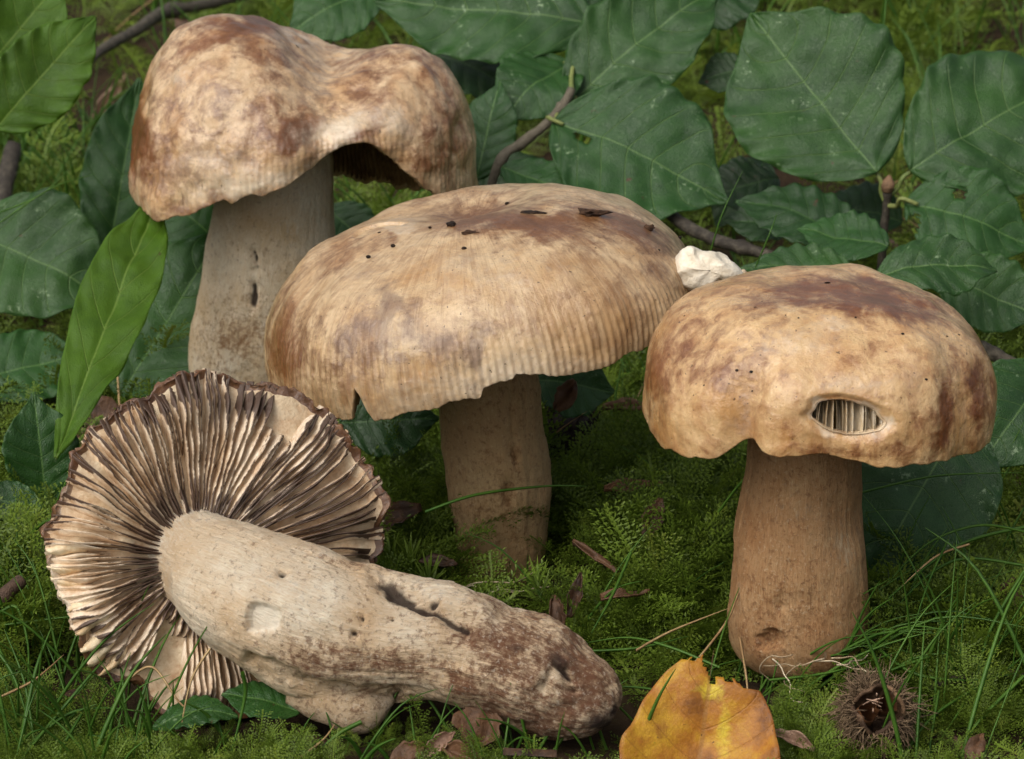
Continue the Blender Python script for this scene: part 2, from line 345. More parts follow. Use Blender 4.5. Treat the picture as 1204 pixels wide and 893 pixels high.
t = NT('autumn_leaf'); o = t.obj(); vc = t.attr('vc'); du = t.attr('du'); yl = t.attr('yel'); au = t.attr('au')
n1 = t.noise(o, 70, 5, .6); n2 = t.noise(o, 300, 5, .65); n3 = t.noise(o, 900, 3, .6)
c = t.ramp(n1, [(.32, S(100, 58, 22)), (.46, S(160, 104, 32)), (.58, S(184, 140, 38)), (.72, S(120, 68, 26))])
c = t.mix(t.m_('MULTIPLY', t.step(t.m_('ADD', yl, t.m_('MULTIPLY', t.m_('SUBTRACT', n2, .5), 1.3)), .3, .8), .9), c, S(200, 176, 48))
fr = t.m_('FRACT', vc); dv = t.m_('MINIMUM', fr, t.m_('SUBTRACT', 1.0, fr))
vl = t.step(dv, .04, .008); c = t.mix(t.m_('MULTIPLY', vl, .30), c, S(120, 76, 32)); c = t.mix(t.m_('MULTIPLY', t.step(t.vor(o, 900, 'DISTANCE_TO_EDGE'), .12, .0), .22), c, S(120, 74, 30))
c = t.mix(t.m_('MULTIPLY', t.step(du, .8, .3), .6), c, S(142, 100, 48))
c = t.mix(t.m_('MULTIPLY', t.step(n2, .60, .72), .4), c, S(110, 66, 26)); c = t.mix(t.step(n3, .70, .75), c, S(48, 30, 18))
c = t.mix(t.m_('MULTIPLY', t.step(au, .93, 1.0), .5), c, S(120, 70, 34))
M['leaf_autumn'] = t.done(c, .5, t.bump(t.m_('ADD', t.m_('MULTIPLY', vl, -.12), n2), .0006, .9), .35)

t = NT('forest_soil'); p = t.pos(); n1 = t.noise(p, 60, 6, .7); n2 = t.noise(p, 400, 4, .7)
c = t.ramp(t.m_('ADD', t.m_('MULTIPLY', n1, .6), t.m_('MULTIPLY', n2, .4)), [(.3, S(30, 22, 15)), (.55, S(58, 44, 28)), (.75, S(66, 62, 32))])
M['soil'] = t.done(c, .9, t.bump(n2, .002, .8), .2)

# ------------------------------------------------------------------ ground
def gz(x, y):
    x = np.asarray(x, float); y = np.asarray(y, float)
    P = np.stack([x * 14, y * 14, np.zeros_like(x + y)], -1)
    near = np.exp(-(x ** 2 + (y - .8) ** 2) / 4.0)
    r = np.clip(y - .98, 0, 3); rise = .16 * r * r / (r + .12)
    return (.005 * fbm(P, 3, 3) * near + rise * np.exp(-np.clip(y - 3, 0, None) / 3)) - .006
xs = np.concatenate([[-60, -20, -8, -3, -1.5, -.9], np.linspace(-.6, .6, 121), [.9, 1.5, 3, 8, 20, 60]])
ys = np.concatenate([[-60, -20, -5, -1, 0, .3], np.linspace(.5, 1.9, 141), [2.3, 3, 4, 7, 12, 25, 60, 120]])
gx, gy = np.meshgrid(xs, ys); gp = np.stack([gx, gy, gz(gx, gy)], -1)
mk('ground', gp, grid(len(ys), len(xs), False), M['soil'], props={'kind': 'structure', 'label': 'dark forest soil under the moss'})

# ------------------------------------------------------------------ mushrooms
spw = lambda x, a: np.sign(x) * np.abs(x) ** a
def rotm(rx, ry, rz=0): return np.array((Matrix.Rotation(math.radians(rz), 3, 'Z') @ Matrix.Rotation(math.radians(ry), 3, 'Y') @ Matrix.Rotation(math.radians(rx), 3, 'X')))
class Cap:
    def __init__(s, C, R, H, a, b, phm, rot, zr=None, rm=None, smax=None, extra=None, stri=(0, 0), seed=1, rough=.0006, thick=(.008, .002)):
        s.__dict__.update(locals()); del s.__dict__['s']
    def surf(s, th, u, dep=0.0, fine=True):
        th, u = np.broadcast_arrays(th, u); sm = s.smax(th) if s.smax else 1.0
        v = u * sm; ph = v * s.phm
        Rt = s.R * (1 + (s.rm(th, v) if s.rm else 0)) - dep
        r = Rt * spw(np.sin(ph), s.a); z = (s.H - dep) * spw(np.cos(ph), s.b)
        if s.zr is not None: z = z + s.zr(th) * v ** 3
        nr, nz = np.sin(ph), np.cos(ph); x, y = r * np.cos(th), r * np.sin(th); d = 0
        if s.extra: d = d + s.extra(x, y, th, v)
        if fine:
            P = np.stack([x, y, z], -1); d = d + s.rough * (fbm(P * 90, s.seed, 4) * 1.0 + 1.8 * vn(P * 35, s.seed + 9))
            nst, amp = s.stri
            if nst:
                w = fbm(np.stack([np.cos(th) * 3, np.sin(th) * 3, v * 2], -1), s.seed + 5, 2) * .5
                m = sstep(.64, .92, v) * (1 - .3 * sstep(.95, 1, v)); k = np.cos(nst * th + w * 5)
                tub = 1 + .5 * vn(np.stack([np.cos(th) * 30, np.sin(th) * 30, v * 45], -1), s.seed + 21)
                d = d + amp * m * k * tub
        x = x + d * nr * np.cos(th); y = y + d * nr * np.sin(th); z = z + d * nz
        return np.stack([x, y, z], -1) @ s.rot.T + s.C
    def build(s, name, mat, parent, org, mask, nt=700, nu=170, kb=24., hole=None, nin=24):
        th = np.linspace(0, 2 * np.pi, nt, endpoint=False)[None, :]; u = np.linspace(0.004, 1, nu)[:, None]
        TH, U = np.broadcast_arrays(th, u); TH = TH.copy(); U = U.copy(); q = None
        if hole:
            t0, u0, at_, au = hole
            dth = (TH - t0 + np.pi) % (2 * np.pi) - np.pi
            an = np.arctan2((U - u0) / au, dth / at_); rag = 1 + .05 * np.sin(3 * an + 1) + .035 * np.sin(7 * an)
            q = np.sqrt((dth / at_) ** 2 + ((U - u0) / au) ** 2) / rag
        out = s.surf(TH, U)
        if q is not None:                    # bevelled, eaten edge of the hole
            n = s.surf(TH, U, .0006, False) - s.surf(TH, U, 0, False)
            out = out + n / .0006 * (.0018 * sstep(1.40, 1.0, q))[..., None]
        ui = np.linspace(1, .12, nin)[:, None]; TI, UI = np.broadcast_arrays(th, ui)
        dep = s.thick[1] + (s.thick[0] - s.thick[1]) * (1 - UI) ; inn = s.surf(TI, UI, dep, False)
        V = np.concatenate([out, inn]); n0 = nu * nt
        k = np.concatenate([U, UI]); T2 = np.concatenate([TH, TI])
        pc = np.stack([np.cos(T2) * kb, np.sin(T2) * kb, k * 4.0], -1)
        px = proj(V); px = px + 9 * np.stack([fbm(V * 130, 201, 4), fbm(V * 130, 202, 4)], -1); mv = mask(px, T2, k, V)
        if q is not None:
            qn = q + .22 * fbm(out * 260, 205, 3); edge = sstep(1.42, 1.0, qn); mv[:nu, :, 1] = np.maximum(mv[:nu, :, 1], .75 * edge); mv[:nu, :, 0] *= (1 - edge); mv[:nu, :, 0] += .35 * sstep(2.3, 1.8, q) * sstep(1.5, 1.8, q)
        F = grid(nu + nin, nt, True)
        if q is not None:
            qq = np.concatenate([q.ravel(), np.full(nin * nt, 9.)]); 
            dI = (TI - t0 + np.pi) % (2 * np.pi) - np.pi; qq[nu * nt:] = np.where(np.hypot(dI / at_, (UI - u0) / au) < 1.9, 0, 9.).ravel(); F = F[qq[F].max(1) > 1.0]
            # snap the ragged row of vertices onto the outline
            W = V.reshape(-1, 3).copy(); ins = np.where((qq[:nu * nt] < 1.0) & np.isin(np.arange(nu * nt), F))[0]
            for i in ins:
                a_ = an.ravel()[i]; rg_ = rag.ravel()[i]
                W[i] = s.surf(np.array(t0 + at_ * rg_ * math.cos(a_)), np.array(u0 + au * rg_ * math.sin(a_)), .0022, False)
            V = W
        cap = mk(name, V, F, mat, parent, org, {'pc': pc.reshape(-1, 3), 'mask': mv.reshape(-1, 3)})
        if q is not None:
            na = 64; a_ = np.linspace(0, 2 * np.pi, na, endpoint=False); rg_ = 1 + .05 * np.sin(3 * a_ + 1) + .035 * np.sin(7 * a_)
            rows = [s.surf(t0 + at_ * rg_ * np.cos(a_) * f_, u0 + au * rg_ * np.sin(a_) * f_, d_, False) for f_, d_ in ((1.05, .0017), (1.0, .0028), (1.02, .0044), (1.08, .006))]
            mk('hole_rim', np.concatenate(rows), grid(4, na, True), M['flesh_tan'], cap, org)
        return cap
    def gills(s, n, r0, hgt, u0=.30, nseg=14, th_list=None, wob=.0, sub=None, thick=.00018):
        out = []
        for i, t0 in enumerate(th_list if th_list is not None else np.linspace(0, 2 * np.pi, n, endpoint=False) + rng.normal(0, .3 / n, n)):
            u = np.linspace(u0, .985, nseg); tt = t0 + wob * np.sin(u * 9 + i)
            dep = s.thick[1] + (s.thick[0] - s.thick[1]) * (1 - u) - .0003
            A = s.surf(tt, u, dep, False); h = hgt * np.sin(np.pi * np.clip((u - u0) / (1 - u0), 0, 1) ** .8) ** .6 + .0006
            dn = -s.rot[:, 2]; inw = -(s.rot @ np.stack([np.cos(tt), np.sin(tt), 0 * tt], 0)).T
            ph = u * s.phm; dr = (dn * np.cos(np.minimum(ph, 1.4))[:, None] + inw * np.sin(np.minimum(ph, 1.4))[:, None])
            B = A + dr * h[:, None]; sd_ = (s.rot @ np.stack([-np.sin(tt), np.cos(tt), 0 * tt], 0)).T * thick
            Vv = np.stack([A + sd_ * 1.6, B + sd_ * .5, B - sd_ * .5, A - sd_ * 1.6], 1).reshape(-1, 3)
            out.append((Vv, grid(nseg, 4, False), np.tile([0, 1, 1, 0], nseg).astype(float), np.repeat(u, 4)))
        return out

def stem(name, rows, mat, parent, org, mask=None, nc=150, nl=260, seed=3, rough=.0004, fibre=.00022, disp=None, kb=16., lump=1.0):
    """rows: (x, y, z, radius); a tapered fibrous stem"""
    p = spline(rows, nl); P, R = p[:, :3], p[:, 3].copy()
    t_ = np.linspace(0, 1, nl); T, A, B = frames(P); th = np.linspace(0, 2 * np.pi, nc, endpoint=False)
    d = np.cos(th)[None, :, None] * A[:, None] + np.sin(th)[None, :, None] * B[:, None]
    V = P[:, None] + R[:, None, None] * d; TH, TT = np.broadcast_arrays(th[None, :], t_[:, None])
    L = np.linalg.norm(np.diff(P, axis=0), axis=1).sum()
    fc = np.stack([np.cos(TH) * 9, np.sin(TH) * 9, TT * L * 60], -1)
    h = rough * fbm(V * 70, seed, 4) * 1.6 + lump * .0012 * vn(V * 38, seed + 4) + fibre * fbm(fc * np.array([2.2, 2.2, 1]), seed + 8, 3)
    px = proj(V); px = px + 4.5 * np.stack([fbm(V * 260, 203, 3), fbm(V * 260, 204, 3)], -1); face = (V - P[:, None]) @ np.array([0, -1.0, .35]) > 0
    if disp: h = h + disp(px, TH, TT, V, face)
    V = V + h[..., None] * d
    mv = mask(px, TH, TT, V, face) if mask else np.zeros(V.shape)
    pc = np.stack([np.cos(TH) * kb, np.sin(TH) * kb, TT * L * 110], -1)
    Vv = np.vstack([V.reshape(-1, 3), P[:1], P[-1:]]); k = np.arange(nc); k2 = (k + 1) % nc; n = nl
    F = [grid(nl, nc, True), np.vstack([np.stack([k2, k, np.full(nc, n * nc)], 1), np.stack([(n - 1) * nc + k, (n - 1) * nc + k2, np.full(nc, n * nc + 1)], 1)])]
    ext = lambda a: np.vstack([a.reshape(-1, 3), a[0, :1], a[-1, :1]])
    return mk(name, Vv, F, mat, parent, org, {'pc': ext(pc), 'mask': ext(mv)})
def rows_px(lst, Y, dY=0):                    # (px, py, half width px) -> centre and radius at depth Y
    o = []
    for k, (x, y, hw) in enumerate(lst):
        yy = Y if np.isscalar(Y) else Y[k]; c = at(x, y, yy); f = c[1] * CP - (c[2] - CAMH) * SP; o.append([*c, hw * f / FPX])
    return o
def joined_gills(name, gl, mat, parent, org):
    V, F = join([(v, f) for v, f, _, _ in gl])
    return mk(name, V, F, mat, parent, org, {'edge': np.concatenate([g[2] for g in gl]), 'rad': np.concatenate([g[3] for g in gl]), 'dirt': np.zeros(len(V))}, props={'kind': 'stuff'})

# --- tall mushroom at the back, wavy folded cap
YB = .906; base = at(296, 488, YB); base[2] = 0
mb = thing('mushroom', base, 'tall mushroom with wavy folded mottled cap, its rim arching up beside the white stem', 'mushroom', 'cluster of brown mushrooms')
def ext_b(x, y, th, v):
    g = lambda cx, cy, sx, sy: np.exp(-((x - cx) / sx) ** 2 - ((y - cy) / sy) ** 2)
    return .012 * g(-.024, -.004, .022, .034) - .0085 * g(.012, -.012, .012, .04) + .006 * g(.038, 0, .016, .03) - .004 * g(.02, -.04, .02, .014) + .0014 * fbm(np.stack([x * 60, y * 60, v * 2], -1), 77, 3)
capb = Cap(at(352, 165, YB), .0560, .031, .88, .95, math.radians(100), rotm(0, 0),
    zr=lambda th: pinterp(th, [0, 25, 60, 90, 135, 180, 205, 225, 245, 265, 280, 293, 303, 315, 330], np.array([-14, -19, -22, -20, -14, -10, -10, -11, -4, 1, 6, 12, 14, 6, -7]) * .001),
    rm=lambda th, v: pinterp(th, [0, 60, 120, 180, 215, 250, 280, 310, 340], [.02, -.02, -.02, -.02, -.04, -.12, -.16, -.12, -.02]) + .02 * np.sin(5 * th + 1) * v ** 2,
    extra=ext_b, smax=lambda th: .99 + .014 * fbm(np.stack([np.cos(th) * 12, np.sin(th) * 12, 0 * th], -1), 43, 4), stri=(150, .00012), seed=11, rough=.0009)
def mask_b(q, th, u, V):
    m = np.zeros(q.shape[:-1] + (3,))
    m[..., 0] = .02 + .9 * gau(q, 260, 42, 60, 14, -20) + .9 * gau(q, 480, 72, 40, 16, 15) + .6 * gau(q, 530, 140, 20, 60) + .5 * gau(q, 200, 200, 40, 30) + 1.5 * gau(q, 352, 158, 26, 8, -35) + 1.6 * gau(q, 160, 150, 9, 34, 12) + .8 * gau(q, 250, 240, 80, 9, -14) + .9 * gau(q, 290, 32, 60, 9, 10) + .9 * gau(q, 400, 175, 60, 8, -28) + .6 * gau(q, 300, 150, 70, 40) + .9 * gau(q, 165, 165, 18, 40) + .6 * gau(q, 440, 110, 30, 40) + .7 * gau(q, 500, 185, 26, 30) + .5 * gau(q, 300, 60, 60, 18, 20) - .5 * gau(q, 250, 100, 30, 50) - .5 * gau(q, 470, 90, 25, 30)
    m[..., 1] = .30 * sstep(.80, 1, u) + .5 * gau(q, 250, 190, 90, 30, -8) + .45 * gau(q, 330, 110, 60, 24) + .5 * gau(q, 300, 215, 60, 14, -14) + .8 * gau(q, 400, 150, 50, 22, -20) + .6 * gau(q, 212, 90, 14, 20) + .7 * gau(q, 345, 45, 45, 8, 22) + .6 * gau(q, 470, 150, 25, 30) + .3 * gau(q, 385, 95, 20, 14)
    m[..., 2] = .5 * gau(q, 250, 120, 90, 60) + .4 * gau(q, 385, 98, 20, 14)
    return m
cb = capb.build('cap', M['cap_a'], mb, base, mask_b, 640, 170)
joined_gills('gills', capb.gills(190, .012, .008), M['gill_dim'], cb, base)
def disp_b(q, th, tt, V, face):
    return np.where(face, -.0034 * (gau(q, 297, 349, 4.2, 15, 8) + gau(q, 300, 305, 3.0, 11, 2)), 0)
def mask_bs(q, th, tt, V, face):
    m = np.zeros(q.shape[:-1] + (3,)); m[..., 0] = -.1 + 1.1 * gau(q, 290, 390, 60, 38) + .5 * gau(q, 262, 430, 30, 30) + .6 * gau(q, 330, 235, 8, 8) + .5 * sstep(.8, 1, tt)
    m[..., 1] = np.where(face, 1.25 * (gau(q, 297, 350, 4.2, 15, 8) + gau(q, 300, 305, 3.0, 11, 2)), 0)
    m[..., 2] = .35 * sstep(.7, .1, tt) + .4 * gau(q, 365, 250, 30, 60); return m
stem('stem', rows_px([(330, 135, 62), (326, 175, 66), (325, 215, 69), (319, 270, 72), (312, 330, 74), (304, 390, 75), (298, 440, 74), (295, 480, 66), (295, 500, 48), (295, 508, 16)], YB), M['stem_white'], mb, base, mask_bs, disp=disp_b, seed=12)

# --- middle mushroom, broad cap dipped in the centre
YC = .771; base = at(590, 655, YC); base[2] = 0
mc = thing('mushroom', base, 'mushroom with broad tan cap dipped in the centre and a torn white edge', 'mushroom', 'cluster of brown mushrooms')
def smax_c(th):
    d = np.degrees(th) % 360
    j = .012 * fbm(np.stack([np.cos(th) * 9, np.sin(th) * 9, 0 * th], -1), 41, 3)
    n = .11 * np.clip(1 - np.abs(d - 237.5) / 3.2, 0, 1) ** .8
    st = .05 * sstep(269, 270.5, d) * sstep(300, 280, d) + .02 * sstep(277.5, 279, d) * sstep(290, 281, d)
    tear = .17 * sstep(338, 347, d) + .17 * sstep(14, 5, d) * (d < 20)
    return 1 - .012 + j - n - st - tear
def ext_c(x, y, th, v):
    g = lambda cx, cy, sx, sy: np.exp(-((x - cx) / sx) ** 2 - ((y - cy) / sy) ** 2)
    return -.0062 * g(-.002, .006, .020, .016) - .0018 * g(-.03, .018, .03, .01) + .0018 * g(.024, .01, .014, .02) + .0012 * fbm(np.stack([x * 45, y * 45, v], -1), 87, 2) - .0011 * sstep(.0056, .0048, np.hypot((x + .0245) / 1.5, (y + .004) / 1.0))
capc = Cap(at(567, 366, YC), .0622, .0320, .96, .86, math.radians(101), rotm(0, -8.5),
    zr=lambda th: pinterp(th, [0, 45, 90, 135, 180, 215, 240, 262, 285, 310, 335], np.array([-1, -3, -6, -8, -8, -6, -3, 1, 2, 3, 1]) * .001),
    rm=lambda th, v: pinterp(th, [0, 25, 90, 180, 225, 270, 315, 340], [-.012, -.01, .0, .0, .01, 0, .0, -.008]), smax=smax_c, extra=ext_c, stri=(176, .00021), seed=21, rough=.00045)
def mask_c(q, th, u, V):
    m = np.zeros(q.shape[:-1] + (3,))
    m[..., 0] = -.10 + .55 * gau(q, 325, 410, 22, 70) + 1.2 * gau(q, 590, 262, 90, 16) + .9 * gau(q, 730, 262, 60, 12, 22) + .5 * gau(q, 770, 300, 40, 30, 30) + .6 * gau(q, 400, 300, 40, 20, -30) + .55 * gau(q, 680, 275, 90, 22, 12) + .8 * gau(q, 460, 285, 12, 8) + .4 * gau(q, 340, 400, 20, 60) + .5 * gau(q, 350, 430, 20, 50) + .35 * gau(q, 520, 240, 90, 14) - .5 * gau(q, 560, 330, 120, 40) + .5 * gau(q, 400, 440, 30, 40) + .5 * gau(q, 562, 430, 12, 30) - .25 * sstep(.86, 1, u)
    m[..., 1] = .75 * sstep(.66, 1, u) * (.25 + .75 * gau(q, 570, 440, 170, 70)) + .45 * gau(q, 580, 320, 130, 45) + .3 * gau(q, 420, 340, 40, 50) + .5 * sstep(1.15, .85, np.hypot((q[..., 0] - 475) / 23, (q[..., 1] - 266) / 12))
    m[..., 2] = .75 * gau(q, 440, 400, 70, 50) + .8 * gau(q, 455, 360, 8, 22) + .8 * gau(q, 562, 425, 10, 30) + .5 * gau(q, 610, 395, 5, 14) + .5 * gau(q, 540, 400, 60, 45) + .45 * gau(q, 455, 340, 20, 30)
    return m
cc = capc.build('cap', M['cap_b'], mc, base, mask_c, 1100, 200, kb=30.)
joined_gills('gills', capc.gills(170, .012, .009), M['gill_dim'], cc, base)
def disp_c(q, th, tt, V, face):
    return np.where(face, -.0016 * (gau(q, 607, 536, 4, 14) + gau(q, 596, 582, 5, 14)) - .001 * gau(q, 600, 500, 3, 40), 0)
def mask_cs(q, th, tt, V, face):
    m = np.zeros(q.shape[:-1] + (3,)); m[..., 0] = .1 + .5 * gau(q, 575, 600, 60, 30) + .8 * gau(q, 596, 582, 7, 18) + .8 * gau(q, 607, 536, 5, 18) + .5 * gau(q, 545, 640, 20, 20)
    m[..., 1] = np.where(face, .5 * gau(q, 607, 536, 3, 12), 0); m[..., 2] = .5 * sstep(.86, 1, tt); return m
stem('stem', rows_px([(566, 385, 50), (569, 425, 56), (573, 470, 60), (577, 510, 61), (583, 550, 61), (587, 590, 58), (589, 625, 54), (590, 655, 52), (592, 680, 46), (592, 694, 30), (592, 698, 8)], YC), M['stem_tan'], mc, base, mask_cs, disp=disp_c, seed=22)
# torn flap of white flesh at its edge
def flap(cx, cy, Y, pts, dep, name, mat, parent, org, seed):
    """thick irregular slab: outline in pixels around its place, real thickness"""
    o = np.array(pts, float); n = len(o); c = o.mean(0); rings = []; oo = spline(np.vstack([o, o[:1]]), n * 6)[:-1]
    for ph in np.linspace(.003, np.pi - .003, 22):
        q = c + (oo - c) * math.sin(ph) ** .6; rings.append(np.array([at(a, b, Y - dep * .8 * math.cos(ph)) for a, b in q]))
    V = np.array(rings); return V, grid(len(rings), V.shape[1], True)
V, F = flap(0, 0, 0.753, [(788, 322), (793, 303), (806, 291), (822, 296), (838, 297), (856, 306), (871, 319), (876, 331), (860, 338), (846, 337), (828, 346), (806, 341)], .0085, '', None, None, None, 5)
rid = 1 - 2 * np.abs(vn(V * np.array([150, 150, 320]) + 3, 12)); V = V + .0007 * np.stack([fbm(V * 260, k, 3) for k in (1, 2, 3)], -1) + (.0008 * rid)[..., None] * np.array([0, -.8, .5])
mk('torn_flesh', V, F, M['flesh'], cc, base, props={'label': 'chunk of torn white flesh at the edge of the tan cap'})
sk = np.array([at(x, y, .753) for x, y in spline([(796, 343), (830, 349), (858, 343), (875, 333), (872, 318)], 24)])
Vs, Fs = tube(sk, spline([[.0012], [.002], [.0022], [.002], [.0008]], 24)[:, 0], 8, .25, 4)
mk('torn_edge', Vs, Fs, M['flesh_tan'], cc, base)

# --- stout mushroom on the right, rounded cap with an eaten hole
YR = .698; base = at(938, 775, YR); base[2] = 0
mr = thing('mushroom', base, 'stout mushroom with rounded russet cap eaten open to its gills', 'mushroom', 'cluster of brown mushrooms')
def smax_r(th):
    d = np.degrees(th) % 360
    return 1 - .01 + .012 * fbm(np.stack([np.cos(th) * 7, np.sin(th) * 7, 0 * th], -1), 51, 3) - .06 * np.exp(-((d - 241) / 6) ** 2) - .03 * np.exp(-((d - 262) / 10) ** 2)
def ext_r(x, y, th, v):
    d = np.degrees(th) % 360; g = lambda cx, cy, sx, sy: np.exp(-((x - cx) / sx) ** 2 - ((y - cy) / sy) ** 2)
    return -.0050 * np.exp(-((d - 239) / 6.5) ** 2) * sstep(.5, .95, v) + .0018 * np.exp(-((d - 222) / 14) ** 2) * sstep(.55, .9, v) - .0012 * np.exp(-((d - 318) / 9) ** 2) * sstep(.45, .8, v) + .0014 * fbm(np.stack([x * 50, y * 50, v * 2], -1), 97, 2) - .0014 * g(-.012, .004, .012, .02)
capr = Cap(at(964, 456, YR), .0454, .0285, .80, .80, math.radians(98), rotm(0, 2.0),
    zr=lambda th: pinterp(th, [0, 90, 180, 215, 235, 262, 300, 330], np.array([-3, -3, -4, -5, -2, 1, -1, -2]) * .001), rm=lambda th, v: -.012 + .012 * np.sin(3 * th), smax=smax_r, extra=ext_r, stri=(120, .00003), seed=31, rough=.00050)
def mask_r(q, th, u, V):
    m = np.zeros(q.shape[:-1] + (3,))
    m[..., 0] = -.18 + .8 * gau(q, 770, 440, 16, 60) + .7 * gau(q, 1155, 450, 14, 70) + .45 * gau(q, 960, 535, 160, 10) + 1.5 * gau(q, 1045, 358, 66, 22, 14) + .7 * gau(q, 960, 345, 60, 14) + .5 * gau(q, 900, 350, 60, 24) + .7 * gau(q, 800, 400, 26, 45, 20) + .55 * gau(q, 880, 430, 60, 30) + 1.3 * gau(q, 1108, 480, 12, 60, 8) + .5 * gau(q, 1050, 490, 12, 40) + .3 * gau(q, 1010, 410, 30, 20) - .4 * gau(q, 1060, 400, 30, 40) + .6 * gau(q, 1150, 470, 8, 40) - .35 * gau(q, 940, 470, 50, 40) + .4 * gau(q, 850, 450, 30, 20) - .3 * gau(q, 800, 490, 30, 40)
    m[..., 1] = .55 * gau(q, 930, 400, 80, 30) + .35 * gau(q, 870, 470, 40, 40) + .5 * gau(q, 1000, 450, 60, 16) + .3 * gau(q, 1070, 420, 30, 60) + .2 * sstep(.85, 1, u) + .4 * gau(q, 990, 375, 30, 10)
    m[..., 2] = .45 * gau(q, 870, 390, 60, 30) + .3 * gau(q, 1112, 490, 12, 50); return m
# where the hole sits on the cap: search the surface point that shows at that pixel
def find(cap, px, py):
    th, u = np.meshgrid(np.radians(np.linspace(200, 340, 421)), np.linspace(.3, .97, 202)); q = proj(cap.surf(th, u, 0, False))
    k = np.argmin((q[..., 0] - px) ** 2 + (q[..., 1] - py) ** 2); return th.ravel()[k], u.ravel()[k]
ht, hu = find(capr, 997, 491); ha, _ = find(capr, 1040, 491); _, hb = find(capr, 997, 513)
hole = (ht, hu, abs(ha - ht), abs(hb - hu))
cr = capr.build('cap', M['cap_c'], mr, base, mask_r, 720, 190, kb=22., hole=hole)
gt = np.linspace(ht - hole[2] * 1.5, ht + hole[2] * 1.5, 12) + rng.normal(0, .010, 12)
for v, f, e, r in capr.gills(0, 0, .013, .45, 16, gt, thick=.00078, wob=.006):
    mk('gill', v, f, M['gill_in'], cr, base, {'edge': e, 'rad': r, 'dirt': np.zeros(len(e)) - .3})
oth = [a for a in np.linspace(0, 2 * np.pi, 150, endpoint=False) if abs((a - ht + np.pi) % (2 * np.pi) - np.pi) > hole[2] * 1.55]
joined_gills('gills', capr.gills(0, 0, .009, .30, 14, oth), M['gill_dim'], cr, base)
def disp_r(q, th, tt, V, face):
    return np.where(face, -.0016 * gau(q, 918, 716, 6, 12) - .0022 * sstep(1, .6, np.hypot((q[..., 0] - 905) / 16, (q[..., 1] - 752) / 12)), 0)
def mask_rs(q, th, tt, V, face):
    m = np.zeros(q.shape[:-1] + (3,)); m[..., 0] = .12 + .35 * gau(q, 930, 720, 60, 40) + .5 * gau(q, 905, 752, 18, 12) + .3 * sstep(.9, 1, tt); m[..., 1] = .42 * sstep(.86, 1, tt) * (.5 + 1.2 * fbm(V * 200, 88, 3)) + .6 * gau(q, 905, 752, 10, 6)
    m[..., 2] = .7 * gau(q, 995, 645, 12, 36) + .5 * gau(q, 870, 700, 8, 30) + .45 * gau(q, 930, 600, 60, 20) + .5 * gau(q, 980, 765, 40, 12); return m
stem('stem', rows_px([(942, 480, 60), (944, 520, 66), (944, 550, 68), (942, 590, 71), (939, 640, 78), (938, 690, 82), (938, 725, 83), (938, 748, 79), (938, 768, 66), (938, 781, 42), (938, 785, 12)], YR), M['stem_brown'], mr, base, mask_rs, disp=disp_r, seed=32)

# --- mushroom lying on its side, gills towards us
n_ = np.array([math.sin(math.radians(24)) * math.cos(math.radians(20)), -math.cos(math.radians(24)) * math.cos(math.radians(20)), math.sin(math.radians(20))])
eu = np.cross(np.array([0, 0, 1.0]), n_); eu /= np.linalg.norm(eu); ev = np.cross(n_, eu)
DC = at(264, 643, .680); base = DC.copy(); base[2] = 0
ml = thing('mushroom', base, 'fallen mushroom lying on its side, showing brown edged gills and scuffed white stem', 'mushroom', 'cluster of brown mushrooms')
AU, AV = -.0052, -.0028                        # where the stem meets the cap, off its centre
def rimR(th): return .0418 * (1 - .07 * np.exp(-((np.degrees(th) % 360 - 232) / 7) ** 2) + .022 * fbm(np.stack([np.cos(th) * 9, np.sin(th) * 9, 0 * th], -1), 63, 3) + pinterp(th, [0, 45, 90, 135, 180, 225, 260, 300, 330], [.10, .09, .05, .02, .03, .04, .07, .05, .04]) + .012 * np.sin(9 * th) + .012 * fbm(np.stack([np.cos(th) * 4, np.sin(th) * 4, 0 * th], -1), 61, 3))
def dpt(th, f, w):                             # point at fraction f from the stem to the rim, w above the cap plane
    th, f, w = np.broadcast_arrays(th, f, w); R = rimR(th); x = AU * (1 - f) + R * f * np.cos(th); y = AV * (1 - f) + R * f * np.sin(th)
    return DC + x[..., None] * eu + y[..., None] * ev + w[..., None] * n_
def wv(f, th): return (.0022 * np.sin(4 * th + .7) + .0015 * np.sin(7 * th + 2) + .0009 * np.sin(13 * th)) * sstep(.45, 1., f)
def wb(f, th): return -.0082 + .0020 * f - .0012 * sstep(.80, 1.03, f) + .0012 * np.sin(3 * th + 1) * f + wv(f, th)           # flesh under the gills
def wg(f, th):                                 # free edge of the gills
    roll = pinterp(th, [0, 60, 120, 180, 220, 260, 300], [-.002, .0005, .003, .0035, .003, .002, -.002])
    return -.0058 + .0012 * np.sin(np.pi * np.clip(f, 0, 1)) + .0022 * sstep(.40, .85, f) - .0050 * sstep(.84, 1.03, f) + .5 * roll * f ** 2 + wv(f, th) + .0012 * np.sin(3 * th + 1) * f
nt = 420; th = np.linspace(0, 2 * np.pi, nt, endpoint=False)[None, :]
f1 = np.linspace(.05, 1.0, 30)[:, None]; inner = dpt(th, f1, wb(f1, th) + 0 * th)
fr_ = np.array([1.004, 1.010, 1.014, 1.012, 1.0])[:, None]; wr = np.array([.0004, .0001, -.0008, -.0018, -.0030])[:, None]
rim = dpt(th, fr_, wb(np.ones_like(fr_), th) + wr)
f2 = np.linspace(.985, .02, 40)[:, None]; outer = dpt(th, f2, -.0055 - .0145 * np.sqrt(np.clip(1 - (f2 * .98) ** 2, 0, 1)) + wv(f2, th) - .003 * sstep(.8, 1., f2))
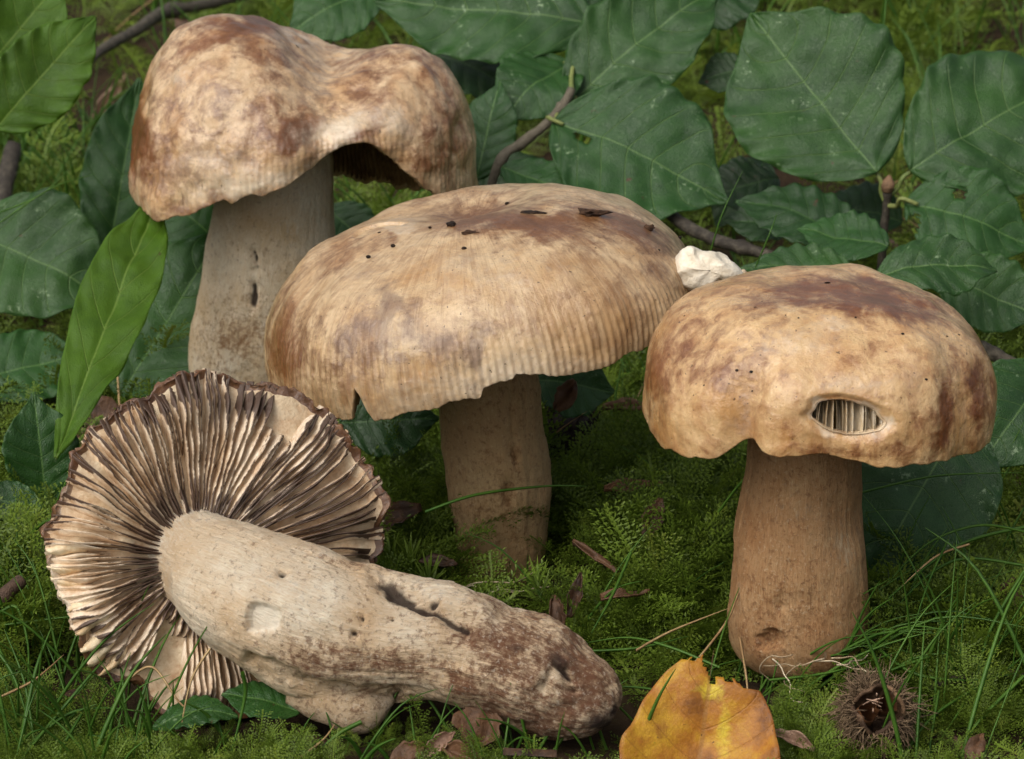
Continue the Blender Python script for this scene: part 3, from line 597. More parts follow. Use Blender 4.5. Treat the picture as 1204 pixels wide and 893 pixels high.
V = np.concatenate([inner, rim, outer]); V = V + .0009 * fbm(V * 170, 71, 3)[..., None] * n_ + ((V - DC) - ((V - DC) @ n_)[..., None] * n_) * (.022 * fbm(V * 330, 72, 3) + .004 * np.cos(61 * th))[..., None] * np.concatenate([0 * f1, 1 + 0 * fr_, 0 * f2])[..., None]; nr = len(V)
q = proj(V); m = np.zeros(V.shape); m[..., 0] = .75; m[..., 0] -= 1.2 * gau(q, 75, 690, 26, 70); m[..., 1] = 1.0 * gau(q, 75, 690, 26, 60) + .6 * gau(q, 80, 600, 14, 60)
pc = np.stack([np.cos(th + np.zeros((nr, 1))) * 22, np.sin(th + np.zeros((nr, 1))) * 22, np.linspace(0, 8, nr)[:, None] + 0 * th], -1)
Fall = grid(nr, nt, True); lo = len(inner) - 1
F_skin = Fall[(Fall.min(1) // nt) >= lo - 1]; F_in = Fall[(Fall.min(1) // nt) < lo - 1]
cl = mk('cap', V, F_skin, M['cap_d'], ml, base, {'pc': pc.reshape(-1, 3), 'mask': m.reshape(-1, 3)})
mk('inner_flesh', V.reshape(-1, 3)[:(lo + 1) * nt], F_in, M['flesh_tan'], cl, base)
NG = 136; ga = np.linspace(0, 2 * np.pi, NG, endpoint=False)
for i, a0 in enumerate(ga):
    a0 = a0 + rng.normal(0, .010); d = math.degrees(a0) % 360; f_end = 1.02; f_in = .16
    short = (i % 4 == 1)
    if short: f_in = .42 + rng.uniform(0, .2)
    if 226 < d < 246: f_end = .50 + .06 * rng.random()
    if 203 < d <= 226: f_end = .93
    if 45 < d < 58: f_end = .78
    if 322 < d < 350 and rng.random() < .15: f_end = .9
    f = np.linspace(f_in, f_end, 20); ph = rng.uniform(0, 6)
    tt = a0 + .010 * np.sin(f * 9 + ph) * (.3 + f) + .004 * np.sin(f * 23 + ph * 2) + .05 * math.sin(a0 * 2 + .6) * (f - .4) + .05 * math.sin(a0 * 5) * f ** 3
    lean = rng.normal(0, .006) + .022 * math.sin(a0 * 3 + 2)
    b = wb(f, tt); e = wg(f, tt) + .0005 * rng.normal() + .0004 * np.sin(f * 31 + ph)
    if f_end < .97: e = b + (e - b) * np.clip((f_end - f) / .06, .0, 1) ** .5
    if short: e = b + (e - b) * np.clip((f - f_in) / .15, .02, 1)
    e = np.where(f > .96, np.minimum(e, b + .0012 + (1.02 - f) * .06), e)
    w_ = (.00034 + .0002 * f) * (1 + 2.2 * sstep(.70, .85, f) * math.exp(-((d - 192) / 22) ** 2) + 1.2 * sstep(.70, .85, f) * math.exp(-((d - 110) / 40) ** 2) * rng.random()); sdv = -np.sin(tt)[:, None] * eu + np.cos(tt)[:, None] * ev
    A = dpt(tt, f, b - .0005); E = dpt(tt + lean * f, f, np.maximum(e, b))
    Vg = np.stack([A + sdv * w_[:, None], E + sdv * .00012, E - sdv * .00012, A - sdv * w_[:, None]], 1).reshape(-1, 3)
    qp = proj(Vg)
    dirt = .42 * gau(qp, 205, 660, 60, 75) + .34 * gau(qp, 410, 620, 70, 60) + .30 * gau(qp, 250, 460, 140, 30) + .22 * gau(qp, 115, 560, 40, 60) + .25 * gau(qp, 330, 560, 30, 60, 20) - .10 * gau(qp, 280, 540, 70, 50) - .15 * gau(qp, 220, 780, 60, 50)
    rr = np.repeat(f, 4); dirt = dirt + .75 * np.exp(-((rr - .28) / .12) ** 2) + .65 * sstep(.80, .95, rr) - 1.1 * gau(qp, 82, 670, 34, 70)
    mk('gill', Vg, grid(20, 4, False), M['gill_open'], cl, base, {'edge': np.tile([0, 1, 1, 0], 20).astype(float), 'rad': rr, 'dirt': dirt})
# cream folds of broken margin at its side
for k, dg in enumerate([172, 178, 183.5, 190, 195, 201, 207.5, 213, 219]):
    a0 = math.radians(dg) + rng.normal(0, .01); f = np.linspace(rng.uniform(.70, .78), 1.035, 14); x_ = (f - f[0]) / (f[-1] - f[0])
    tt = a0 + .02 * np.sin(f * 14 + k); hw_ = rng.uniform(.0010, .0017) * np.sin(np.pi * np.clip(x_ * .93 + .05, 0, 1)) ** .5; top = .0006 + .0030 * np.sin(np.pi * (x_ * .85 + .1)) ** .7 * rng.uniform(.7, 1.1)
    sdv = -np.sin(tt)[:, None] * eu + np.cos(tt)[:, None] * ev; rows_ = []
    for c_ in np.linspace(0, np.pi, 9):
        rows_.append(dpt(tt, f, wb(f, tt) - .0006 + top * math.sin(c_) ** .7) + sdv * (hw_ * math.cos(c_))[:, None])
    Vf = np.stack(rows_, 1); Vf = Vf + .0005 * np.stack([fbm(Vf * 350, 30 + a, 3) for a in range(3)], -1)
    mk('margin_fold', Vf, grid(14, 9, False), M['fold'], cl, base, {'edge': np.tile(np.abs(np.cos(np.linspace(0, np.pi, 9))), 14), 'rad': np.repeat(f, 9), 'dirt': np.zeros(14 * 9)})
# stem: first along the gill side, then bent over to lie on the moss
S4 = [(204, 646, 70, .6960), (216, 653, 62, .6905), (236, 665, 60, .6850), (264, 681, 66, .6775), (302, 701, 75, .6710), (345, 722, 82, .6665), (400, 742, 82, .6640), (460, 752, 76, .6620), (520, 756, 72, .6600), (575, 768, 68, .6575), (620, 786, 66, .6550), (660, 806, 62, .6530), (695, 822, 50, .6510), (716, 832, 32, .6500), (724, 836, 8, .6498)]
rows = rows_px([x[:3] for x in S4], [x[3] for x in S4])
groove = [(430, 676), (470, 694), (510, 716), (548, 738)]
fold = [(300, 775), (360, 806), (420, 818), (470, 822)]
def disp_l(q, th, tt, V, face):
    pit = sstep(1.0, .82, np.hypot((q[..., 0] - 309) / 22, (q[..., 1] - 727) / 19))
    gw = 5 + 5 * sstep(430, 520, q[..., 0]) * (1 + .3 * vn(V * 300, 8)); dd = -.0034 * np.exp(-(dpoly(q, groove) / gw) ** 2) * sstep(425, 470, q[..., 0]) + .0022 * np.exp(-(dpoly(q, [(440, 668), (520, 690), (565, 720)]) / 16) ** 2) - .0024 * pit
    dd = dd - .0030 * np.exp(-(dpoly(q, fold) / 9) ** 2) - .0030 * gau(q, 664, 792, 12, 6, 40) - .0022 * gau(q, 672, 814, 12, 5, 10) - .002 * gau(q, 640, 800, 6, 14, 30)
    dd = dd - .0025 * gau(q, 333, 671, 6, 5) - .002 * (gau(q, 425, 728, 4) + gau(q, 417, 746, 4) + gau(q, 462, 728, 4, 3) + gau(q, 512, 705, 5, 3))
    dd = dd + .0012 * fbm(V * 120, 73, 3) * sstep(.5, .9, tt)
    return np.where(face, dd, .0010 * fbm(V * 90, 75, 3) * tt) + .0035 * gau(q, 410, 850, 60, 22)
def mask_l(q, th, tt, V, face):
    m = np.zeros(q.shape[:-1] + (3,))
    m[..., 0] = -.35 + 1.0 * tt + 1.0 * sstep(.55, .8, tt) + .6 * gau(q, 470, 780, 60, 16, 15) + .5 * gau(q, 420, 665, 60, 8, 12) + .95 * sstep(.62, .9, tt) * (.5 + .5 * gau(q, 620, 800, 80, 40)) + .5 * gau(q, 400, 790, 90, 30, 15) + .55 * gau(q, 440, 840, 50, 18) + .55 * gau(q, 640, 740, 60, 14, 38) + 1.1 * gau(q, 600, 770, 60, 18, 25) + .9 * gau(q, 700, 850, 30, 20) + .6 * gau(q, 560, 800, 60, 10, 10) + .4 * gau(q, 370, 770, 40, 20)
    m[..., 0] = np.minimum(m[..., 0], .85 + .35 * fbm(V * 110, 78, 3)); m[..., 1] = np.where(face, (.75 * np.exp(-(dpoly(q, groove) / 4) ** 2) + .3 * np.exp(-(dpoly(q, groove) / 14) ** 2)) * sstep(425, 470, q[..., 0]) + .75 * gau(q, 463, 694, 16, 10, 30) + .8 * gau(q, 664, 792, 12, 5, 40) + .6 * gau(q, 655, 775, 26, 12, 35) + .6 * gau(q, 672, 814, 12, 4, 10) + .55 * gau(q, 610, 765, 30, 10, 30) + .5 * gau(q, 700, 850, 24, 16) + .8 * gau(q, 333, 671, 6, 5) + 1.0 * (gau(q, 425, 728, 4) + gau(q, 417, 746, 4) + gau(q, 462, 728, 4, 3) + gau(q, 512, 705, 5, 3)) + .55 * sstep(.80, 1, tt) * (.6 + fbm(V * 140, 79, 3)), 0)
    m[..., 2] = .9 * sstep(.30, .02, tt) + .6 * gau(q, 340, 690, 80, 18, 15) + .6 * gau(q, 520, 700, 40, 14, 20) + 1.0 * sstep(1.1, .8, np.hypot((q[..., 0] - 309) / 22, (q[..., 1] - 727) / 19)) * face
    return m
stem('stem', rows, M['stem_lying'], ml, base, mask_l, nc=220, nl=360, disp=disp_l, seed=42, lump=1.8, rough=.0006, fibre=.00022)
# bulge under the stem
Vb, Fb = tube(spline([at(345, 812, .660), at(395, 828, .656), at(430, 832, .655), at(462, 820, .657)], 40), spline([[.004], [.0058], [.0056], [.0015]], 40)[:, 0], 40, .12, 9)
mk('stem_lobe', Vb, Fb, M['stem_lying'], ml, base, {'pc': Vb * 900, 'mask': np.tile([.42, 0, 0], (len(Vb), 1))})

# ------------------------------------------------------------------ leaves
def leaf(name, b, tip, wpx, Y, el, az, mat='leaf', parent=None, props=None, fold=.12, bend=.10, wav=1.0, droop=.0, twist=0.0, holes=(), seed=None, stalk=None, nv=7, cut=None, yel=None, ovate=.88, midrib=True, maxr=.85, quilt=1.0):
    sd_ = seed if seed is not None else int(b[0] * 7 + b[1] * 3) % 997
    B = at(b[0], b[1], Y); e, a = math.radians(el), math.radians(az)
    n = np.array([math.sin(a) * math.cos(e), -math.cos(a) * math.cos(e), math.sin(e)])
    d = ray(*tip); T = np.array([0, 0, CAMH]) + d * (((B - np.array([0, 0, CAMH])) @ n) / (d @ n))
    x = T - B; L = np.linalg.norm(x); x /= L; y = np.cross(n, x)
    mid = (B + T) / 2; pw = np.linalg.norm(proj(mid + y * .005) - proj(mid - y * .005)) / .01; Wd = min(wpx / pw, L * maxr)
    nt_, nu_ = 60, 31; t_ = np.linspace(0, 1, nt_)[:, None]; u_ = np.linspace(-1, 1, nu_)[None, :]
    lr = np.random.default_rng(sd_ + 5); ovate = ovate * lr.uniform(.88, 1.06); bend = bend + lr.normal(0, .025); twist = twist + lr.normal(0, .10); pt0 = lr.uniform(.40, .70)
    hw = Wd / 2 * np.sin(np.pi * t_ ** ovate) ** .70 * (1 - pt0 * sstep(.72, 1.0, t_)) + .0004
    au = np.abs(u_); cc_ = (t_ - .20 * au ** 1.2 + .0) * nv
    edge = 1 + .010 * np.sin(2 * np.pi * cc_) * wav + .05 * vn(np.stack([t_ * 11 + 0 * u_, np.sign(u_) * 3 + 0 * t_, 0 * t_ + 0 * u_ + sd_], -1), sd_)
    X = t_ * L + .10 * hw * 0 + 0 * u_; Yl = u_ * hw * edge
    q = np.abs(np.sin(np.pi * cc_)); Z = quilt * .0010 * q * sstep(0, .25, au) * (1 - .2 * au) * (L / .08)
    Z = Z + .0017 * wav * au ** 3 * np.sin(2 * np.pi * cc_ + .8 + np.sign(u_) * .6) * np.sin(np.pi * np.clip(t_, .02, .98)) ** .4 * (L / .08)
    Z = Z + fold * au * hw - bend * L * 4 * (t_ - .5) ** 2 * -1 * 0 + bend * L * (1 - 4 * (t_ - .5) ** 2) - droop * L * t_ ** 3
    Z = Z + twist * u_ * hw * (t_ - .3) * 2
    Z = Z + .0034 * fbm(np.stack([X * 38, Yl * 38, 0 * X + sd_ * 1.7], -1), sd_, 3)
    V = B + X[..., None] * x + Yl[..., None] * y + Z[..., None] * n
    F = grid(nt_, nu_, False)
    U2, T2 = np.broadcast_arrays(u_, t_); uc = U2.ravel()[F].mean(1); tc = T2.ravel()[F].mean(1); keep = np.ones(len(F), bool)
    for (ht_, hu_, rt_, ru_) in holes:
        keep &= ((tc - ht_) / rt_) ** 2 + ((uc - hu_) / ru_) ** 2 > 1 + .35 * np.sin(uc * 40 + tc * 30)
    if cut is not None: keep &= cut(tc, uc)
    at_ = {'vc': (cc_ + 0 * u_).ravel(), 'du': (au * hw * 1000).ravel(), 'au': (au + 0 * t_).ravel()}
    if yel is not None: at_['yel'] = yel(T2, U2).ravel()
    ob = mk(name, V, F[keep], M[mat], parent, B, at_, props=props)
    so = ob.modifiers.new('thickness', 'SOLIDIFY'); so.thickness = .00028; so.offset = -1
    if midrib:
        k = nu_ // 2; P = V[:56, k] - n * .00022
        Vm, Fm = tube(P[::2], np.linspace(.00036, .00008, 28) * (L / .08) ** .5, 6)
        mm = mk('midrib', Vm, Fm, M['midrib'] if mat not in ('leaf_autumn',) else M['litter'], ob, B)
    if stalk is not None:
        Pq = spline([B + x * .004, B - x * .002, (B + at(*stalk)) / 2 + np.array([0, 0, -.001]), at(*stalk)], 14)
        Vm, Fm = tube(Pq, np.linspace(.0007, .0009, 14), 7); mk('leaf_stalk', Vm, Fm, M['stalk'], ob, B)
    return ob
def twig_mesh(name, pts, rad, mat='twig', parent=None, props=None, rough=.16, n=40, knots=0):
    P = spline([at(*p) for p in pts], n); R = spline(np.array(rad, float)[:, None], n)[:, 0].copy(); tt = np.linspace(0, 1, n)
    for k in range(knots): R *= 1 + .35 * np.exp(-((tt - (k + .7) / knots) / .018) ** 2)
    V, F = tube(P, R, 12, rough, int(pts[0][0]))
    return mk(name, V, F, M[mat], parent, P[0], props=props)
TWG = 'beech twigs lying in the moss'
# sprig on the right
YA = .93
sa = thing('beech_sprig', at(1035, 340, YA), 'upright beech sprig with three green leaves and a brown bud', 'sprig')
tw = twig_mesh('twig', [(1026, 425, YA), (1034, 345, YA), (1037, 300, YA), (1041, 255, YA), (1044, 214, YA)], [.0014, .0013, .0014, .0014, .0016], parent=sa, knots=3)
Vb, Fb = tube(spline([at(1043, 226, YA - .001), at(1044, 216, YA - .001), at(1046, 206, YA - .001)], 12), spline([[.0016], [.0022], [.0004]], 12)[:, 0], 8, .2, 3)
mk('bud', Vb, Fb, M['husk'], tw, at(1043, 226, YA - .001))
leaf('leaf', (1031, 206), (882, 14), 208, YA, 34, -8, 'leaf', sa, {'label': 'broad green leaf with brown gnaw marks'}, bend=.05, fold=.08, stalk=(1041, 238, YA), seed=5)
leaf('leaf', (1068, 205), (1262, 92), 176, YA, 40, 8, 'leaf', sa, bend=.05, fold=.10, stalk=(1043, 232, YA), seed=18)
leaf('leaf', (1066, 236), (1216, 288), 104, YA - .01, 44, 8, 'leaf_clean', sa, {'label': 'small green leaf with a hole'}, bend=.06, fold=.10, holes=[(.36, .45, .045, .16), (.10, -.75, .05, .4)], stalk=(1044, 242, YA), seed=33)
# sprig behind the middle mushroom
YS = .96
sb = thing('beech_sprig', at(590, 190, .95), 'beech sprig with a fan of large green leaves behind the dipped cap', 'sprig')
twig_mesh('twig', [(548, 425, .93), (556, 300, .94), (586, 195, .945), (615, 168, .95), (640, 148, .955), (660, 128, .96), (672, 105, .965)], [.0016, .0016, .0016, .0019, .0017, .0019, .0014], parent=sb, knots=2)
leaf('leaf', (650, 141), (856, 236), 168, .945, 42, 0, 'leaf', sb, bend=.04, fold=.06, holes=[(.19, -.12, .05, .10)], seed=41, stalk=(655, 135, .957))
leaf('leaf', (668, 122), (850, -18), 120, .972, 40, 0, 'leaf', sb, bend=.05, fold=.10, seed=43, stalk=(660, 128, .96))
leaf('leaf', (700, 30), (440, 4), 132, 1.00, 36, -6, 'leaf', sb, bend=.05, fold=.07, seed=47)
leaf('leaf', (672, 66), (592, 150), 84, .985, 46, -10, 'leaf_clean', sb, bend=.08, seed=53, stalk=(672, 105, .965))
leaf('leaf', (562, 214), (590, 100), 66, .950, 30, -14, 'leaf_clean', sb, bend=.06, seed=59)
leaf('leaf', (590, 204), (690, 242), 52, .935, 55, 0, 'leaf_clean', sb, bend=.08, seed=61)
leaf('leaf', (676, 34), (790, -26), 74, 1.01, 42, 0, 'leaf_clean', sb, bend=.05, seed=67)
# single leaves lying about
def one(label, *a, group=None, **k): return leaf('beech_leaf', *a, props=tag(label, 'leaf', group), **k)
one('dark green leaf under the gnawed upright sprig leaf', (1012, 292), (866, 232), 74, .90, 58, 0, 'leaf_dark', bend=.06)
one('green leaf lying across the base of the upright sprig', (1042, 304), (938, 272), 56, .875, 60, 0, 'leaf_clean', bend=.06)
one('green leaf wedged between the white torn flesh and the russet cap', (1004, 326), (868, 312), 46, .85, 66, 0, 'leaf', bend=.07)
one('green leaf behind the top of the russet cap', (1030, 330), (1172, 318), 64, .85, 55, 0, 'leaf', bend=.05)
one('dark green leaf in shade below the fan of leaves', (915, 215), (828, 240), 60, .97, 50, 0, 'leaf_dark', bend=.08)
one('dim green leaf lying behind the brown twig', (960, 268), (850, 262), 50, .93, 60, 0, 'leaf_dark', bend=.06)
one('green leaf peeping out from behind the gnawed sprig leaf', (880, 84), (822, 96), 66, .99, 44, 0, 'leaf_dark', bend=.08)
one('green leaf with grey flecks right of the russet cap', (1236, 430), (1146, 556), 128, .80, 42, 12, 'leaf', bend=.04)
one('large dark green leaf behind the stout brown stem', (1134, 488), (1012, 700), 176, .765, 36, 0, 'leaf', bend=.03, fold=.05, maxr=.95)
one('dark green leaf hanging below the right of the tan cap', (628, 448), (722, 462), 78, .84, 34, 0, 'leaf_clean', bend=.06)
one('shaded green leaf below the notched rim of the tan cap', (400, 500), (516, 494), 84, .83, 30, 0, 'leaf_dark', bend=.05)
one('long bright green leaf standing on edge, lit through', (66, 545), (192, 214), 84, .786, 60, 10, 'leaf_light', bend=-.03, fold=.14, wav=.35, quilt=.4, maxr=.5, ovate=1.2, seed=71)
one('broad dark green leaf beyond the bright standing leaf', (-40, 268), (132, 352), 152, .945, 40, 0, 'leaf', bend=.05, seed=73)
one('low green leaf under the broad dark leaf', (-30, 458), (104, 416), 88, .90, 50, 0, 'leaf_clean', bend=.06, seed=75)
one('upright green leaf on a brown stalk beside the gilled cap', (54, 594), (38, 462), 86, .795, 18, 14, 'leaf_clean', bend=.05, seed=77, stalk=(104, 606, .77))
one('small green leaf at the foot of the brown stalk', (52, 600), (-34, 590), 44, .78, 40, 0, 'leaf_clean', bend=.05, seed=79)
one('blue green leaf between the bright leaf and the tall white stem', (140, 470), (268, 268), 128, .90, 32, 8, 'leaf_clean', bend=.04, fold=.05, seed=81)
one('green leaf under the drooping lobe of the folded cap', (268, 290), (186, 232), 80, .955, 40, 0, 'leaf_clean', bend=.05, seed=83)
one('green leaf standing behind the drooping lobe of the folded cap', (128, 300), (164, 92), 96, .965, 26, 10, 'leaf_clean', bend=.05, fold=.14, seed=85)
one('yellow green leaf, topmost of two by the grey branch', (-46, 116), (76, -28), 112, .93, 24, 20, 'leaf_light', bend=.05, seed=87, quilt=.5)
one('yellow green leaf with wavy margin below another by the grey branch', (-4, 150), (112, 20), 96, .91, 22, 16, 'leaf_light', bend=.06, wav=1.2, quilt=.5, seed=89)
one('small green leaf above the dip of the folded cap', (446, -16), (340, 44), 86, 1.03, 40, 0, 'leaf_clean', bend=.06, seed=91)
one('green leaf pinned under the fallen cap', (352, 836), (262, 826), 46, .655, 70, 0, 'leaf_clean', bend=.10, seed=93)
one('narrow green leaf lying flat below the fallen cap', (180, 856), (280, 852), 34, .650, 74, 0, 'leaf_clean', bend=.06, seed=95)
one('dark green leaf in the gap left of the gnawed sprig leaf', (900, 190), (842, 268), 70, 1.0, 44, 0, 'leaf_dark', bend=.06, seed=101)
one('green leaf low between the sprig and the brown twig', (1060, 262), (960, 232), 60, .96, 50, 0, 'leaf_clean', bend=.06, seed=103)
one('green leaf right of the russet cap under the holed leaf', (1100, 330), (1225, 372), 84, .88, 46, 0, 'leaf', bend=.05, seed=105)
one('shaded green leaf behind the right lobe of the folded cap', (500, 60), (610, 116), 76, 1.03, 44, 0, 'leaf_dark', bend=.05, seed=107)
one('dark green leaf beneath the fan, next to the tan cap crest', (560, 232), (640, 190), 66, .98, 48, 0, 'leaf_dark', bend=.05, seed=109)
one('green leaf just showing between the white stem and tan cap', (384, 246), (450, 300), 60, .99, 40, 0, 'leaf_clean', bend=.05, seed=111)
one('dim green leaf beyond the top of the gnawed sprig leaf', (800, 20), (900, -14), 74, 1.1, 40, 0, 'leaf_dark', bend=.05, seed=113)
# the fallen autumn leaf in front
leaf('autumn_leaf', (806, 1016), (842, 746), 180, .622, 34, -4, 'leaf_autumn', props=tag('orange brown autumn leaf with yellow patches and a broken tip', 'leaf'), bend=.04, fold=.16, wav=.5, quilt=.3, seed=97, maxr=1.0, ovate=.80,
     cut=lambda t, u: t < .805 + .05 * u + .04 * np.exp(-((u - .40) / .22) ** 2) - .035 * np.exp(-((u + .05) / .10) ** 2) + .008 * np.sin(u * 19) + .006 * np.sin(u * 43 + 1), yel=lambda t, u: 1.0 * np.exp(-((t - .75) / .07) ** 2 - ((u + .05) / .24) ** 2) + .75 * np.exp(-((t - .55) / .16) ** 2 - ((u + .30) / .16) ** 2) + .4 * np.exp(-((t - .6) / .2) ** 2 - ((u - .3) / .12) ** 2) - .12)

# ------------------------------------------------------------------ twigs
twig_mesh('twig', [(70, 104, 1.16), (92, 84, 1.18), (122, 58, 1.21), (160, 36, 1.24), (195, 14, 1.27), (240, 6, 1.29), (300, -8, 1.32)], [.0018, .0020, .0023, .0025, .0030, .0025, .0022], props=tag('grey brown branch with a knot above the folded cap', 'twig', TWG), knots=1)
twig_mesh('twig', [(640, 432, .93), (700, 330, .94), (748, 240, .935), (775, 243, .93), (800, 262, .92), (835, 280, .912), (875, 292, .905), (925, 306, .90)], [.0022, .0022, .0021, .0020, .0021, .0022, .0020, .0016], props=tag('smooth brown twig behind the white torn flesh', 'twig', TWG), knots=2)
twig_mesh('twig', [(0, 246, 1.09), (4, 232, 1.09), (8, 205, 1.10), (14, 178, 1.11), (16, 168, 1.112)], [.0036, .0036, .0037, .0038, .0029], props=tag('stubby grey broken branch below the yellow green leaves', 'twig', TWG))
twig_mesh('twig', [(1100, 384, .885), (1148, 406, .87), (1170, 418, .86), (1215, 440, .845)], [.0021, .0022, .0022, .0020], props=tag('brown twig right of the russet cap', 'twig', TWG))
twig_mesh('twig', [(985, 252, 1.08), (1030, 278, 1.05), (1085, 304, 1.02)], [.0013, .0014, .0012], 'twig_dark', props=tag('thin dark twig crossing behind the upright sprig', 'twig', TWG))
twig_mesh('twig', [(118, 606, .762), (98, 618, .758), (70, 642, .750), (44, 668, .742)], [.0022, .0024, .0024, .0018], 'twig_dark', props=tag('dark brown twig left of the fallen cap', 'twig', TWG))
twig_mesh('twig', [(-10, 712, .70), (6, 700, .70), (24, 682, .705)], [.0024, .0022, .0018], 'twig_dark', props=tag('dark twig end in the moss left of the gills', 'twig', TWG))
twig_mesh('twig', [(1095, 806, .668), (1135, 798, .67), (1210, 792, .675)], [.0012, .0012, .0011], 'twig_dark', props=tag('thin purplish twig in the grass beside the spiny husk', 'twig', TWG))

# ------------------------------------------------------------------ beech husk
hc = at(1032, 836, .644)
hk = thing('beech_husk', (hc[0], hc[1], 0), 'open spiny brown beech nut husk in the grass', 'husk')
fw = np.array([0.05, -.75, .62]); fw /= np.linalg.norm(fw); rx = np.cross(np.array([0, 0, 1.]), fw); rx /= np.linalg.norm(rx); up_ = np.cross(fw, rx)
valve_pts = []
for k in range(4):                            # four valves round the opening
    a0 = k * math.pi / 2 + .5; tt, ss = np.meshgrid(np.linspace(0, 1, 18), np.linspace(-1, 1, 15), indexing='ij')
    ph = .06 + tt * (2.42 - .62 * np.abs(ss) ** 1.3 + .1 * math.sin(k * 2.3)); wid = (math.pi / 4) * (1.0 - .05 * sstep(.6, 1, tt)); an = a0 + ss * wid
    rr = .0066 * np.sin(ph) ** .8 * (1 + .08 * (1 - ss ** 2)); ax = -.0066 * np.cos(ph) - .0005
    rr = np.where(tt > .88, rr * 1.02, rr)
    P = hc + (rr * np.cos(an))[..., None] * rx + (rr * np.sin(an))[..., None] * up_ + ax[..., None] * fw
    ob = mk('valve', P, grid(18, 15, False), M['husk'], hk, hc); so = ob.modifiers.new('thickness', 'SOLIDIFY'); so.thickness = .0009; so.offset = -1
    valve_pts.append(P[1:-1].reshape(-1, 3))
allp = np.vstack(valve_pts); sp_parts = []
for i in rng.choice(len(allp), 1100):
    p = allp[i]; dv = (p - hc) / np.linalg.norm(p - hc); dv = dv + rng.normal(0, .38, 3); dv /= np.linalg.norm(dv); l = rng.uniform(.0022, .0048)
    cu = rng.normal(0, .0016, 3); P = np.array([p - dv * .0006, p + dv * l * .35, p + dv * l * .7 + cu * .5, p + dv * l + cu * 1.2 - np.array([0, 0, .0006])])
    sp_parts.append(tube(P, [.00022, .0002, .00015, .00004], 4, cap=False))
V, F = join(sp_parts); mk('spines', V, F, M['spine'], hk, hc, props={'kind': 'stuff'})
for k, (ox, oy, rt) in enumerate([(.0016, .0006, .5), (-.0030, -.0012, -.4)]):           # dark three-sided linings of the husk
    c0 = hc + ox * rx + oy * up_; tt, ss = np.meshgrid(np.linspace(0, 1, 8), np.linspace(0, 2 * np.pi, 9, endpoint=False), indexing='ij')
    rr = .0046 * np.cos(np.pi / 3) / np.cos((ss + rt) % (2 * np.pi / 3) - np.pi / 3) * np.sin(np.pi * (.12 + .5 * tt)) * .95
    P = c0 + (rr * np.cos(ss))[..., None] * rx + (rr * np.sin(ss))[..., None] * up_ + (-.0045 + .009 * tt)[..., None] * fw
    mk('nut_chamber', P, grid(8, 9, True), M['husk_in'], hk, hc)
parts = []
for i in range(7):
    p = hc + rx * rng.normal(-.001, .0012) + up_ * rng.normal(.0015, .0008) + fw * .0032; d_ = rx * rng.normal(0, .002) + up_ * rng.normal(0, .001) + fw * .0008
    parts.append(tube(np.array([p, p + d_ * .5 + fw * .0003, p + d_]), [.0002, .00018, .0001], 4))
V, F = join(parts); mk('inner_fluff', V, F, M['litter_pale'], hk, hc, props={'kind': 'stuff'})
# darker second husk in the shade
hc2 = at(664, 545, .85); hk2 = thing('beech_husk', (hc2[0], hc2[1], 0), 'dark husk in deep shade behind the tan stem', 'husk')
u2, v2 = np.meshgrid(np.linspace(.02, np.pi - .02, 26), np.linspace(0, 2 * np.pi, 34, endpoint=False), indexing='ij')
P = hc2 + np.stack([.0125 * np.sin(u2) * np.cos(v2), .012 * np.sin(u2) * np.sin(v2), .019 * np.cos(u2)], -1); P = P + (.0012 * fbm(P * 200, 4, 3))[..., None] * np.array([1, -1, .4])
mk('shell', P, grid(26, 34, True), M['twig_dark'], hk2, hc2)
parts = []
for i in range(260):
    p = P[rng.integers(2, 24), rng.integers(0, 34)]; dv = (p - hc2); dv /= np.linalg.norm(dv); dv = dv + rng.normal(0, .4, 3)
    parts.append(tube(np.array([p, p + dv * .002, p + dv * .004]), [.0004, .0003, .0001], 4, cap=False))
V, F = join(parts); mk('spines', V, F, M['twig_dark'], hk2, hc2, props={'kind': 'stuff'})

# ------------------------------------------------------------------ crumbs of soil on the caps
def crumb(px, py, Y, r, label, flat=.55, mat='soilbit'):
    c = at(px, py, Y); u2, v2 = np.meshgrid(np.linspace(.05, np.pi - .05, 9), np.linspace(0, 2 * np.pi, 12, endpoint=False), indexing='ij')
    D = np.stack([np.sin(u2) * np.cos(v2), np.sin(u2) * np.sin(v2), np.cos(u2) * flat], -1)
    P = c + D * r * (1 + .55 * fbm(D * 1.9 + px, 9, 3))[..., None]
    return mk('soil_crumb', P, grid(9, 12, True), M[mat], None, c, props=tag(label, 'soil crumb', 'crumbs of soil on the tan cap'), smooth=False)
def on_cap(cap, px, py):
    th, u = np.meshgrid(np.linspace(0, 2 * np.pi, 721), np.linspace(.01, .97, 160)); P = cap.surf(th, u, 0, False); q = proj(P)
    e = (q[..., 0] - px) ** 2 + (q[..., 1] - py) ** 2; bad = e > 9; y = np.where(bad, 9, P[..., 1]); k = np.argmin(y)
    return P.reshape(-1, 3)[k] if not bad.all() else at(px, py, cap.C[1])
def crumb_on(cap, px, py, r, label, flat=.55, wide=1.0):
    c = on_cap(cap, px, py); u2, v2 = np.meshgrid(np.linspace(.05, np.pi - .05, 9), np.linspace(0, 2 * np.pi, 12, endpoint=False), indexing='ij')
    D = np.stack([np.sin(u2) * np.cos(v2) * wide, np.sin(u2) * np.sin(v2), np.cos(u2) * flat], -1)
    P = c + np.array([0, -r * .3, r * flat * .7]) + D * r * (1 + .7 * fbm(D * 1.9 + px, 9, 3))[..., None]
    mk('soil_crumb', P, grid(9, 12, True), M['soilbit'], None, c, props=tag(label, 'soil crumb', 'crumbs of soil on the tan cap'), smooth=False)
